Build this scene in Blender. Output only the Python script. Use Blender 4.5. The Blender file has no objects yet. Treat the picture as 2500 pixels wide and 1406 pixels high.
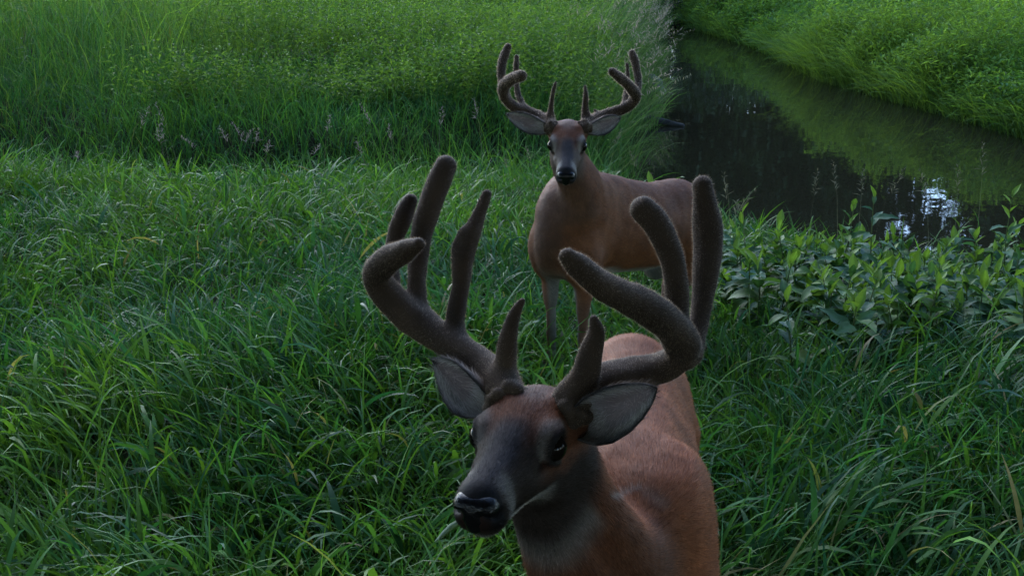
import bpy, math, random
import numpy as np
from mathutils import Vector, Matrix

random.seed(7)
rng = np.random.default_rng(7)
SC = bpy.context.scene
COL = SC.collection

# ------------------------------------------------------------------ camera
PITCH = math.radians(17.5)
CAM_H = 1.95
FPX, CX, CY = 2680.0, 1250.0, 703.0
cam_d = bpy.data.cameras.new('camera')
cam_d.sensor_width = 36.0
cam_d.lens = 36.0 * FPX / 2500.0
cam_d.clip_start = 0.05
cam_d.clip_end = 1500
cam = bpy.data.objects.new('camera', cam_d)
cam.location = (0, 0, CAM_H)
cam.rotation_euler = (math.pi / 2 - PITCH, 0, 0)
COL.objects.link(cam)
SC.camera = cam

# ------------------------------------------------------------------ sky, sun, exposure
SUN_EL, SUN_AZ = math.radians(32), math.radians(-18)     # azimuth from +Y (away from the camera), minus = left
world = bpy.data.worlds.new('World')
SC.world = world
world.use_nodes = True
wn = world.node_tree.nodes
sky = wn.new('ShaderNodeTexSky')
sky.sky_type = 'NISHITA'
sky.sun_disc = False
sky.sun_elevation = SUN_EL
sky.sun_rotation = SUN_AZ
sky.air_density = 1.0
sky.dust_density = 0.6
sky.ozone_density = 4.0
world.node_tree.links.new(sky.outputs[0], wn['Background'].inputs[0])
wn['Background'].inputs[1].default_value = 0.15
sun_d = bpy.data.lights.new('sun', 'SUN')
sun_d.energy = 0.4
sun_d.angle = math.radians(50)
sun_d.color = (0.97, 0.99, 1.0)
sun = bpy.data.objects.new('sun', sun_d)
sdir = Vector((math.sin(SUN_AZ) * math.cos(SUN_EL), math.cos(SUN_AZ) * math.cos(SUN_EL), math.sin(SUN_EL)))
sun.rotation_euler = sdir.to_track_quat('Z', 'Y').to_euler()
sun.location = (0, 0, 30)
COL.objects.link(sun)
SC.view_settings.view_transform = 'Standard'
SC.view_settings.look = 'None'
SC.view_settings.exposure = 2.45
SC.view_settings.gamma = 1.0
SC.view_settings.use_curve_mapping = False
SC.render.engine = 'CYCLES'
SC.cycles.use_denoising = True
SC.cycles.max_bounces = 5
SC.cycles.diffuse_bounces = 2
SC.cycles.glossy_bounces = 3
SC.cycles.transparent_max_bounces = 4

# ------------------------------------------------------------------ helpers
FW = np.array([0, math.cos(PITCH), -math.sin(PITCH)])
UPV = np.array([0, math.sin(PITCH), math.cos(PITCH)])
def U(X, Y, d):
    """world point of a photo pixel at a given distance along the view axis"""
    return np.array([0, 0, CAM_H]) + d * FW + np.array([1, 0, 0]) * (X - CX) * d / FPX - UPV * (Y - CY) * d / FPX
def sstep(a, b, x):
    t = np.clip((x - a) / (b - a), 0, 1)
    return t * t * (3 - 2 * t)
def unit(v):
    return v / np.maximum(np.linalg.norm(v, axis=-1, keepdims=True), 1e-9)

def tag(o, label=None, cat=None, group=None, kind=None):
    if label: o['label'] = label
    if cat: o['category'] = cat
    if group: o['group'] = group
    if kind: o['kind'] = kind
    return o
def link(name, me, mat=None, parent=None):
    o = bpy.data.objects.new(name, me)
    COL.objects.link(o)
    if mat is not None and me is not None and len(me.materials) == 0:
        me.materials.append(mat)
    if parent is not None:
        o.parent = parent
    return o
def empty(name, loc=(0, 0, 0), rz=0.0):
    o = bpy.data.objects.new(name, None)
    o.empty_display_size = 0.1
    o.location = loc
    o.rotation_euler = (0, 0, rz)
    COL.objects.link(o)
    return o
def mesh_np(name, V, faces, n, col=None, smooth=True, normals=None):
    """fast mesh from arrays: V (N,3), faces (M,n) all of n corners (or a list of such arrays)"""
    me = bpy.data.meshes.new(name)
    fl = faces if isinstance(faces, list) else [faces]
    V = np.ascontiguousarray(V, dtype=np.float32)
    me.vertices.add(len(V))
    me.vertices.foreach_set('co', V.ravel())
    tot = np.concatenate([np.full(len(f), f.shape[1], np.int32) for f in fl])
    idx = np.concatenate([f.ravel() for f in fl]).astype(np.int32)
    start = np.concatenate([[0], np.cumsum(tot)[:-1]]).astype(np.int32)
    me.loops.add(len(idx))
    me.loops.foreach_set('vertex_index', idx)
    me.polygons.add(len(tot))
    me.polygons.foreach_set('loop_start', start)
    me.polygons.foreach_set('use_smooth', np.full(len(tot), smooth))
    me.update(calc_edges=True)
    if col is not None:
        a = me.color_attributes.new('tint', 'FLOAT_COLOR', 'POINT')
        c4 = np.ones((len(V), 4), np.float32)
        c4[:, :3] = col
        a.data.foreach_set('color', c4.ravel())
    if normals is not None:
        na_ = me.attributes.new('custom_normal', 'FLOAT_VECTOR', 'POINT')
        na_.data.foreach_set('vector', np.ascontiguousarray(normals, dtype=np.float32).ravel())
    return me

# value noise on the plane / in space (numpy)
_perm = np.random.default_rng(3).permutation(512)
_vals = np.random.default_rng(4).random(512)
def _h2(i, j):
    return _vals[_perm[(_perm[i & 511] + j) & 511]]
def noise2(x, y, s=1.0):
    x = np.asarray(x, float) / s; y = np.asarray(y, float) / s
    i = np.floor(x).astype(int); j = np.floor(y).astype(int)
    u = x - i; v = y - j
    u = u * u * (3 - 2 * u); v = v * v * (3 - 2 * v)
    return (_h2(i, j) * (1 - u) + _h2(i + 1, j) * u) * (1 - v) + (_h2(i, j + 1) * (1 - u) + _h2(i + 1, j + 1) * u) * v
def noise3(P, s=1.0):
    a = noise2(P[:, 0] + P[:, 2] * .37, P[:, 1] - P[:, 2] * .61, s)
    b = noise2(P[:, 1] + 11.3 + P[:, 0] * .31, P[:, 2] + 5.7, s)
    c = noise2(P[:, 2] - 3.1 + P[:, 1] * .43, P[:, 0] + 17.9, s)
    return (a + b + c) / 3

# ------------------------------------------------------------------ materials
def new_mat(name):
    m = bpy.data.materials.new(name)
    m.use_nodes = True
    nt = m.node_tree
    return m, nt, nt.nodes, nt.links, nt.nodes['Principled BSDF'], nt.nodes['Material Output']
def foliage_mat(name, rough=.42, spec=.5, trans=.35, tmul=(1.25, 1.35, .5)):
    m, nt, N, L, P, out = new_mat(name)
    at = N.new('ShaderNodeAttribute'); at.attribute_name = 'tint'
    tex = N.new('ShaderNodeTexNoise'); tex.inputs['Scale'].default_value = 40
    tc = N.new('ShaderNodeTexCoord'); L.new(tc.outputs['Object'], tex.inputs['Vector'])
    mr = N.new('ShaderNodeMapRange'); mr.inputs['To Min'].default_value = .75; mr.inputs['To Max'].default_value = 1.25
    L.new(tex.outputs['Fac'], mr.inputs['Value'])
    mul = N.new('ShaderNodeVectorMath'); mul.operation = 'SCALE'
    L.new(at.outputs['Color'], mul.inputs[0]); L.new(mr.outputs['Result'], mul.inputs['Scale'])
    L.new(mul.outputs[0], P.inputs['Base Color'])
    P.inputs['Roughness'].default_value = rough
    P.inputs['Specular IOR Level'].default_value = spec
    tr = N.new('ShaderNodeBsdfTranslucent')
    tm = N.new('ShaderNodeVectorMath'); tm.operation = 'MULTIPLY'; tm.inputs[1].default_value = tmul
    L.new(mul.outputs[0], tm.inputs[0]); L.new(tm.outputs[0], tr.inputs['Color'])
    mx = N.new('ShaderNodeMixShader'); mx.inputs[0].default_value = trans
    L.new(P.outputs[0], mx.inputs[1]); L.new(tr.outputs[0], mx.inputs[2])
    L.new(mx.outputs[0], out.inputs['Surface'])
    return m
M_GRASS = foliage_mat('grass_blade', .48, .11, .34)
M_MEADOW = foliage_mat('meadow_plants', .65, .08, .38)
M_LEAF = foliage_mat('weed_leaf', .5, .10, .28)
M_SEED = foliage_mat('seed_head', .7, .2, .4, (1, 1, 1))
M_CROWN = foliage_mat('tree_foliage', .5, .3, .25)

def plain_mat(name, c1, c2, scale=8, rough=.8, bump=.3, stretch=(1, 1, 1)):
    m, nt, N, L, P, out = new_mat(name)
    tc = N.new('ShaderNodeTexCoord'); mp = N.new('ShaderNodeMapping'); mp.inputs['Scale'].default_value = stretch
    L.new(tc.outputs['Object'], mp.inputs['Vector'])
    tex = N.new('ShaderNodeTexNoise'); tex.inputs['Scale'].default_value = scale; tex.inputs['Detail'].default_value = 8
    L.new(mp.outputs[0], tex.inputs['Vector'])
    cr = N.new('ShaderNodeValToRGB')
    cr.color_ramp.elements[0].position = .3; cr.color_ramp.elements[1].position = .7
    cr.color_ramp.elements[0].color = (*c1, 1); cr.color_ramp.elements[1].color = (*c2, 1)
    L.new(tex.outputs['Fac'], cr.inputs[0]); L.new(cr.outputs[0], P.inputs['Base Color'])
    P.inputs['Roughness'].default_value = rough
    P.inputs['Specular IOR Level'].default_value = .05
    bp = N.new('ShaderNodeBump'); bp.inputs['Strength'].default_value = bump; bp.inputs['Distance'].default_value = .02
    L.new(tex.outputs['Fac'], bp.inputs['Height']); L.new(bp.outputs[0], P.inputs['Normal'])
    return m
M_SOIL = plain_mat('soil', (.008, .011, .004), (.02, .026, .009), 3, .95, .6)
M_BARK = plain_mat('bark', (.03, .025, .02), (.09, .075, .06), 12, .9, .8, (1, 1, .2))
M_WOOD = plain_mat('weathered_wood', (.02, .02, .018), (.06, .058, .052), 18, .85, .8, (.25, 1, 1))
M_STONE = plain_mat('stone', (.05, .05, .048), (.12, .118, .112), 9, .85, .6)

def water_mat():
    m, nt, N, L, P, out = new_mat('stream_water')
    P.inputs['Base Color'].default_value = (.012, .012, .007, 1)
    P.inputs['Roughness'].default_value = .02
    P.inputs['IOR'].default_value = 1.45
    tc = N.new('ShaderNodeTexCoord')
    t1 = N.new('ShaderNodeTexNoise'); t1.inputs['Scale'].default_value = 1.3; t1.inputs['Detail'].default_value = 2
    t2 = N.new('ShaderNodeTexNoise'); t2.inputs['Scale'].default_value = 9; t2.inputs['Detail'].default_value = 2
    L.new(tc.outputs['Object'], t1.inputs['Vector']); L.new(tc.outputs['Object'], t2.inputs['Vector'])
    b1 = N.new('ShaderNodeBump'); b1.inputs['Strength'].default_value = .3; b1.inputs['Distance'].default_value = .012
    b2 = N.new('ShaderNodeBump'); b2.inputs['Strength'].default_value = .3; b2.inputs['Distance'].default_value = .0012
    L.new(t1.outputs['Fac'], b1.inputs['Height']); L.new(t2.outputs['Fac'], b2.inputs['Height'])
    L.new(b1.outputs[0], b2.inputs['Normal']); L.new(b2.outputs[0], P.inputs['Normal'])
    return m
M_WATER = water_mat()

def coat_mat(name, rough=.6, bump=.25, trans=0.0, bscale=260, spec=.3, sheen=0.0):
    m, nt, N, L, P, out = new_mat(name)
    at = N.new('ShaderNodeAttribute'); at.attribute_name = 'tint'
    tc = N.new('ShaderNodeTexCoord')
    tex = N.new('ShaderNodeTexNoise'); tex.inputs['Scale'].default_value = bscale; tex.inputs['Detail'].default_value = 3
    L.new(tc.outputs['Object'], tex.inputs['Vector'])
    t2 = N.new('ShaderNodeTexNoise'); t2.inputs['Scale'].default_value = 22; t2.inputs['Detail'].default_value = 4
    L.new(tc.outputs['Object'], t2.inputs['Vector'])
    ad = N.new('ShaderNodeMath'); ad.operation = 'ADD'; L.new(tex.outputs['Fac'], ad.inputs[0]); L.new(t2.outputs['Fac'], ad.inputs[1])
    mr = N.new('ShaderNodeMapRange'); mr.inputs['From Min'].default_value = .6; mr.inputs['From Max'].default_value = 1.4
    mr.inputs['To Min'].default_value = .7; mr.inputs['To Max'].default_value = 1.3
    L.new(ad.outputs[0], mr.inputs['Value'])
    mul = N.new('ShaderNodeVectorMath'); mul.operation = 'SCALE'
    L.new(at.outputs['Color'], mul.inputs[0]); L.new(mr.outputs['Result'], mul.inputs['Scale'])
    L.new(mul.outputs[0], P.inputs['Base Color'])
    P.inputs['Roughness'].default_value = rough
    P.inputs['Specular IOR Level'].default_value = spec
    if bump:
        bp = N.new('ShaderNodeBump'); bp.inputs['Strength'].default_value = bump; bp.inputs['Distance'].default_value = .002
        L.new(tex.outputs['Fac'], bp.inputs['Height']); L.new(bp.outputs[0], P.inputs['Normal'])
    if trans:
        tr = N.new('ShaderNodeBsdfTranslucent'); L.new(mul.outputs[0], tr.inputs['Color'])
        mx = N.new('ShaderNodeMixShader'); mx.inputs[0].default_value = trans
        L.new(P.outputs[0], mx.inputs[1]); L.new(tr.outputs[0], mx.inputs[2]); L.new(mx.outputs[0], out.inputs['Surface'])
    return m
M_COAT = coat_mat('deer_coat', .65, .3, spec=.12)
M_FUR = coat_mat('deer_fur', .6, 0, .12, spec=.12)
M_VELVET = coat_mat('antler_velvet', .8, .35, 0, 420, .15)
M_FUZZ = coat_mat('velvet_hair', .6, 0, .6, 200, .3)
M_EAR = coat_mat('ear_skin', .6, .3, .12)

def gloss_mat(name, c, rough, bump, scale):
    m, nt, N, L, P, out = new_mat(name)
    P.inputs['Base Color'].default_value = (*c, 1)
    P.inputs['Roughness'].default_value = rough
    P.inputs['Specular IOR Level'].default_value = .6
    if bump:
        tc = N.new('ShaderNodeTexCoord')
        tex = N.new('ShaderNodeTexVoronoi'); tex.inputs['Scale'].default_value = scale
        L.new(tc.outputs['Object'], tex.inputs['Vector'])
        bp = N.new('ShaderNodeBump'); bp.inputs['Strength'].default_value = bump; bp.inputs['Distance'].default_value = .002
        L.new(tex.outputs['Distance'], bp.inputs['Height']); L.new(bp.outputs[0], P.inputs['Normal'])
    return m
M_EYE = gloss_mat('eye', (.006, .004, .003), .06, 0, 1)
M_EYE.node_tree.nodes['Principled BSDF'].inputs['Specular IOR Level'].default_value = .18
M_NOSE = gloss_mat('nose_skin', (.004, .004, .005), .20, .3, 420)
M_NOSE.node_tree.nodes['Principled BSDF'].inputs['Specular IOR Level'].default_value = .28
M_HOOF = gloss_mat('hoof', (.02, .018, .016), .5, 0, 1)

# ------------------------------------------------------------------ terrain
LB = np.array([(3.2, 60), (5.2, 46), (4.7, 36), (3.5, 29), (2.65, 21.5), (2.0, 17.5), (1.4, 14), (1.1, 11.4), (1.6, 9.5), (3.6, 8.4), (7, 7.7), (16, 6.8)], float)
RB = np.array([(24, 10.5), (15, 11.2), (10.2, 11.9), (8.1, 13.3), (7.4, 15.6), (6.9, 18.7), (6.35, 22), (6.5, 29), (5.9, 36), (6.6, 46), (4.6, 60)], float)
LAKE = np.concatenate([LB, [(24, 6.4)], RB])
def seg_dist(x, y, poly, closed=True):
    d = np.full(x.shape, 1e9)
    n = len(poly)
    for i in range(n if closed else n - 1):
        a = poly[i]; b = poly[(i + 1) % n]
        ex, ey = b - a
        t = np.clip(((x - a[0]) * ex + (y - a[1]) * ey) / (ex * ex + ey * ey), 0, 1)
        d = np.minimum(d, np.hypot(x - a[0] - t * ex, y - a[1] - t * ey))
    return d
def stream_sd(x, y):
    """signed distance to the waterline, negative in the water"""
    x = np.asarray(x, float); y = np.asarray(y, float)
    d = seg_dist(x, y, LAKE)
    ins = np.zeros(x.shape, bool)
    n = len(LAKE)
    for i in range(n):
        a = LAKE[i]; b = LAKE[(i + 1) % n]
        c = ((a[1] > y) != (b[1] > y)) & (x < (b[0] - a[0]) * (y - a[1]) / (b[1] - a[1] + 1e-12) + a[0])
        ins ^= c
    return np.where(ins, -d, d)
WATER_Z = -0.72
def ground(x, y, sd=None):
    x = np.asarray(x, float); y = np.asarray(y, float)
    if sd is None: sd = stream_sd(x, y)
    z = (noise2(x, y, 2.3) - .5) * .10 + (noise2(x, y, .7) - .5) * .05
    z = z - .34 * sstep(.4, 3.0, x) * sstep(4.2, 7.0, y) * (1 - sstep(9.5, 13, y))       # falls away to the stream
    dn = 1 - sstep(1.2, 2.6, x)
    ditch = np.exp(-((y - 10.9 - .35 * np.sin(x * .7) - .8 * (noise2(x, y, 2.1) - .5)) / .95) ** 2) * dn
    z = z - .75 * ditch
    mid = np.interp(y, LB[:, 1][::-1], LB[:, 0][::-1]) + 2.0
    right = (x > mid) & (y > 8)
    z = np.where(right, z - .40 + .75 * sstep(1.5, 16, sd), z + .25 * sstep(12, 17, y))
    z = np.where(sd < 3, z + (WATER_Z - .06 - z) * (1 - sstep(-.1, 1.0, sd)), z)
    z = z - .5 * (1 - sstep(-1.2, -.05, sd))
    return z

def grid_axis(a, b, fine0, fine1, step, coarse):
    pts = list(np.arange(fine0, fine1, step))
    s, p = step, fine1
    while p < b: pts.append(p); s = min(s * 1.25, coarse); p += s
    pts.append(b)
    s, p, lo = step, fine0, []
    while p > a: s = min(s * 1.25, coarse); p -= s; lo.append(max(p, a))
    return np.unique(np.array(lo + pts))
gx = grid_axis(-320, 320, -9, 14, .27, 25); gy = grid_axis(-120, 420, .5, 40, .27, 25)
GX, GY = np.meshgrid(gx, gy, indexing='ij')
GZ = ground(GX.ravel(), GY.ravel())
nI, nJ = len(gx), len(gy)
ids = np.arange(nI * nJ).reshape(nI, nJ)
quads = np.stack([ids[:-1, :-1], ids[1:, :-1], ids[1:, 1:], ids[:-1, 1:]], -1).reshape(-1, 4)
g = link('ground', mesh_np('ground', np.stack([GX.ravel(), GY.ravel(), GZ], 1), quads, 4), M_SOIL)
tag(g, kind='structure')
# water sheet following the channel, a little wider than the waterline
from mathutils.geometry import tessellate_polygon
wp = [Vector((p[0], p[1], WATER_Z)) for p in np.concatenate([LB + [-.35, -.15], [(24, 6.0)], RB + [.35, .15]])]
tri = np.array(tessellate_polygon([wp]))
tri = tri[:, ::-1] if np.cross(np.array(wp[tri[0][1]] - wp[tri[0][0]]), np.array(wp[tri[0][2]] - wp[tri[0][0]]))[2] < 0 else tri
w = link('stream_water', mesh_np('stream_water', np.array(wp), tri, 3, smooth=False), M_WATER)
tag(w, kind='structure')

# ------------------------------------------------------------------ implicit-surface modelling (bodies, antlers)
def smin(a, b, k):
    if k <= 0: return np.minimum(a, b)
    h = np.maximum(k - np.abs(a - b), 0) / k
    return np.minimum(a, b) - h * h * k * .25
class Field:
    def __init__(self): self.p = []
    def ell(self, c, r, R=None, k=.04, sub=False):
        c = np.asarray(c, float); r = np.asarray(r, float); R = np.eye(3) if R is None else np.asarray(R, float)
        e = np.abs(R) @ r
        def f(P):
            q = (P - c) @ R
            k0 = np.linalg.norm(q / r, axis=1); k1 = np.linalg.norm(q / (r * r), axis=1)
            return k0 * (k0 - 1) / np.maximum(k1, 1e-9)
        self.p.append((f, c - e, c + e, k, sub)); return self
    def chain(self, pts, rad, k=.03, n=0, sub=False):
        pts = np.asarray(pts, float); rad = np.asarray(rad, float)
        if n: pts, rad = spline(pts, rad, n)
        def f(P):
            d = np.full(len(P), 1e3)
            g = 5 if len(pts) > 8 else 100
            for j in range(0, len(pts) - 1, g):
                e = min(j + g, len(pts) - 1)
                mr = rad[j:e + 1].max() + .05 + k
                m = np.nonzero(np.all((P > pts[j:e + 1].min(0) - mr) & (P < pts[j:e + 1].max(0) + mr), axis=1))[0]
                if len(m) == 0: continue
                Pm = P[m]; dm = d[m]
                for i in range(j, e):
                    a, b = pts[i], pts[i + 1]; ba = b - a
                    pa = Pm - a
                    t = np.clip(pa @ ba / max(ba @ ba, 1e-12), 0, 1)
                    q = pa - t[:, None] * ba
                    dm = np.minimum(dm, np.sqrt(np.einsum('ij,ij->i', q, q)) - (rad[i] + (rad[i + 1] - rad[i]) * t))
                d[m] = dm
            return d
        m = rad.max()
        self.p.append((f, pts.min(0) - m, pts.max(0) + m, k, sub)); return self
    def __call__(self, P):
        d = np.full(len(P), 5.0)
        for f, lo, hi, k, sub in self.p:
            mg = .05 + k
            m = np.nonzero(np.all((P > lo - mg) & (P < hi + mg), axis=1))[0]
            if len(m) == 0: continue
            v = f(P[m])
            d[m] = -smin(-d[m], v, k) if sub else smin(d[m], v, k)
        return d
def spline(pts, rad, n):
    Q = np.concatenate([pts, rad[:, None]], 1)
    Q = np.concatenate([[2 * Q[0] - Q[1]], Q, [2 * Q[-1] - Q[-2]]])
    out = []
    for i in range(1, len(Q) - 2):
        p0, p1, p2, p3 = Q[i - 1:i + 3]
        for t in np.arange(n) / n:
            out.append(.5 * ((2 * p1) + (-p0 + p2) * t + (2 * p0 - 5 * p1 + 4 * p2 - p3) * t * t + (-p0 + 3 * p1 - 3 * p2 + p3) * t ** 3))
    out.append(Q[-2]); out = np.array(out)
    return out[:, :3], out[:, 3]
def surface(F, h, B=4):
    """sparse surface nets of F = 0 -> vertices, quads"""
    lo = np.min([q[1] for q in F.p if not q[4]], 0) - 3 * h; hi = np.max([q[2] for q in F.p if not q[4]], 0) + 3 * h
    n = np.ceil((hi - lo) / (B * h)).astype(int)
    I = np.stack(np.meshgrid(*[np.arange(v) for v in n], indexing='ij'), -1).reshape(-1, 3)
    cen = lo + (I + .5) * B * h
    v = np.concatenate([F(c) for c in np.array_split(cen, max(1, len(cen) // 400000))])
    I = I[np.abs(v) < B * h * 1.25]
    loc = np.stack(np.meshgrid(*[np.arange(B + 1)] * 3, indexing='ij'), -1).reshape(-1, 3)
    S = int((n * B).max() + 8)
    def key(a): return (a[..., 0].astype(np.int64) * S + a[..., 1]) * S + a[..., 2]
    lat = I[:, None, :] * B + loc[None]
    ku, inv = np.unique(key(lat).ravel(), return_inverse=True)
    pu = np.stack([ku // (S * S), (ku // S) % S, ku % S], 1)
    vu = np.concatenate([F(lo + c * h) for c in np.array_split(pu.astype(float), max(1, len(pu) // 300000))])
    val = vu[inv.ravel()].reshape(len(I), B + 1, B + 1, B + 1)
    ins = val < 0
    c8 = np.stack([ins[:, i:i + B, j:j + B, k:k + B] for i in (0, 1) for j in (0, 1) for k in (0, 1)], -1)
    s = c8.sum(-1)
    act = np.argwhere((s > 0) & (s < 8))
    cell = I[act[:, 0]] * B + act[:, 1:]
    cv = np.stack([val[act[:, 0], act[:, 1] + i, act[:, 2] + j, act[:, 3] + k] for i in (0, 1) for j in (0, 1) for k in (0, 1)], -1)
    offs = np.array([(i, j, k) for i in (0, 1) for j in (0, 1) for k in (0, 1)], float)
    acc = np.zeros((len(act), 3)); cnt = np.zeros(len(act))
    for a in range(8):
        for b in range(a + 1, 8):
            if abs(offs[a] - offs[b]).sum() != 1: continue
            va, vb = cv[:, a], cv[:, b]; m = (va < 0) != (vb < 0)
            t = np.where(m, va / np.where(m, va - vb, 1), 0)
            acc += np.where(m[:, None], offs[a] + t[:, None] * (offs[b] - offs[a]), 0); cnt += m
    V = lo + (cell + acc / cnt[:, None]) * h
    ck = key(cell); od = np.argsort(ck); cks = ck[od]
    def find(c):
        k = key(c); p = np.clip(np.searchsorted(cks, k), 0, len(cks) - 1)
        return np.where(cks[p] == k, od[p], -1)
    Q = []
    for ax in range(3):
        sl0 = ins[:, :B, :B, :B]
        sl1 = [ins[:, 1:, :B, :B], ins[:, :B, 1:, :B], ins[:, :B, :B, 1:]][ax]
        e = np.argwhere(sl0 != sl1)
        if len(e) == 0: continue
        out = sl0[e[:, 0], e[:, 1], e[:, 2], e[:, 3]]
        p = I[e[:, 0]] * B + e[:, 1:]
        u = np.zeros(3, int); w_ = np.zeros(3, int); u[(ax + 1) % 3] = 1; w_[(ax + 2) % 3] = 1
        q = np.stack([find(p - u - w_), find(p - w_), find(p), find(p - u)], 1)
        ok = (q >= 0).all(1)
        q = q[ok]; out = out[ok]
        q[~out] = q[~out][:, ::-1]
        Q.append(q)
    return V, np.concatenate(Q)
def vnormals(V, Q):
    fn = np.cross(V[Q[:, 2]] - V[Q[:, 0]], V[Q[:, 3]] - V[Q[:, 1]])
    N = np.zeros_like(V)
    for i in range(4):
        for a in range(3): N[:, a] += np.bincount(Q[:, i], fn[:, a], len(V))
    return unit(N)
def strands(V, Q, N, C, count, length, width, flow, lift, jitter, mask=None, tipmul=1.15, use_normals=True, name='fur', segs=1):
    """short hairs rooted on a quad surface, one slim triangle each"""
    area = np.linalg.norm(np.cross(V[Q[:, 2]] - V[Q[:, 0]], V[Q[:, 3]] - V[Q[:, 1]]), axis=1)
    if mask is not None: area = area * mask[Q].mean(1)
    f = rng.choice(len(Q), count, p=area / area.sum())
    wgt = rng.dirichlet((1, 1, 1, 1), count)
    P = (V[Q[f]] * wgt[..., None]).sum(1); n = unit((N[Q[f]] * wgt[..., None]).sum(1)); c = (C[Q[f]] * wgt[..., None]).sum(1)
    fl = flow(P) + rng.normal(0, jitter, (count, 3))
    fl = unit(fl - (fl * n).sum(1, keepdims=True) * n)
    L = length * rng.uniform(.6, 1.25, count)[:, None]
    lf = np.clip(lift + rng.normal(0, .12, count), .05, 1.5)[:, None]
    d = fl * np.cos(lf) + n * np.sin(lf)
    side = unit(np.cross(d, n) + rng.normal(0, .35, (count, 3))) * width * .5
    root = P - n * .0006
    VV = np.stack([root - side, root + side, root + d * L], 1).reshape(-1, 3)
    cc = np.clip(c * rng.uniform(.45, 1.55, count)[:, None], 0, 1)
    CC = np.stack([cc, cc, np.clip(cc * tipmul, 0, 1)], 1).reshape(-1, 3)
    NN = np.repeat(unit(n + .25 * rng.normal(0, 1, (count, 3))), 3, 0) if use_normals else None
    return mesh_np(name, VV, np.arange(count * 3).reshape(-1, 3), 3, CC, True, NN)

# ------------------------------------------------------------------ deer
def head_rot(yaw, pit, rol):
    yaw, pit, rol = [math.radians(v) for v in (yaw, pit, rol)]
    f = np.array([-math.sin(yaw) * math.cos(pit), -math.cos(yaw) * math.cos(pit), -math.sin(pit)])
    l0 = np.array([math.cos(yaw), -math.sin(yaw), 0]); u0 = np.cross(f, l0)
    l = l0 * math.cos(rol) + u0 * math.sin(rol)
    return np.stack([f, l, np.cross(f, l)], 1)

RED = np.array((.162, .056, .023)); GREYB = np.array((.034, .024, .019)); WHITE = np.array((.46, .43, .39))
DARK = np.array((.016, .015, .017)); VELV = np.array((.046, .031, .021))

def add_head(F, T):
    """T maps head frame (x to the nose, y left, z up, metres) to world; returns nothing, fills F"""
    Rm, o = T
    W = lambda x, y, z: o + Rm @ np.array((x, y, z))
    E = lambda c, r, k=.03, sub=False, rot=None: F.ell(W(*c), r, Rm if rot is None else Rm @ rot, k, sub)
    Ch = lambda pts, rad, k=.02, n=0, sub=False: F.chain([W(*p) for p in pts], rad, k, n, sub)
    E((-.068, 0, .004), (.088, .066, .060))                       # skull
    E((-.02, 0, .018), (.072, .052, .036))                        # forehead
    Ch([(-.02, 0, -.002), (.05, 0, .002), (.10, 0, -.001), (.15, 0, -.004)], [.050, .041, .034, .031], .03)   # bridge
    Ch([(.02, 0, -.030), (.10, 0, -.028), (.155, 0, -.024)], [.042, .034, .030], .03)
    E((.168, 0, -.014), (.029, .032, .030), .02)                  # nose block
    for s in (-1, 1):
        E((.150, s * .017, -.030), (.036, .020, .023), .018)      # lips
        E((-.055, s * .036, -.050), (.070, .030, .058), .03)      # cheek
        E((.03, s * .030, -.022), (.055, .022, .030), .03)
        E((-.004, s * .050, .020), (.036, .018, .027), .02)       # orbit
        E((-.008, s * .052, .036), (.028, .012, .008), .014)      # brow
        Ch([(-.050, s * .034, .028), (-.060, s * .040, .042)], [.024, .019], .02)    # pedicle
        Ch([(-.092, s * .050, .012), (-.118, s * .078, .026)], [.030, .024], .03)    # ear root
    Ch([(-.075, 0, -.075), (.02, 0, -.062), (.10, 0, -.058), (.148, 0, -.052)], [.040, .028, .022, .020], .018)   # lower jaw
    for s in (-1, 1):
        E((.004, s * .073, .010), (.025, .019, .023), .005, True)          # eye socket
        E((.042, s * .052, -.006), (.018, .006, .006), .012, True)          # hollow before the eye
        # lids
        Ch([(.030, s * .055, .002), (.023, s * .066, .025), (.003, s * .070, .0365), (-.018, s * .067, .028), (-.027, s * .059, .009)], [.003, .0042, .0048, .0042, .003], .006, 3)
        Ch([(.030, s * .055, .002), (.019, s * .064, -.010), (.002, s * .067, -.0165), (-.015, s * .064, -.010), (-.027, s * .059, .009)], [.003, .0035, .004, .0035, .003], .006, 3)
        Ch([(.186, s * .021, -.010), (.178, s * .032, -.016), (.166, s * .036, -.012)], [.0075, .006, .003], .004, 2, True)   # nostril
        Ch([(.172, s * .014, -.046), (.14, s * .034, -.047), (.09, s * .038, -.050)], [.0022, .0025, .002], .004, 0, True)      # mouth line

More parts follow.
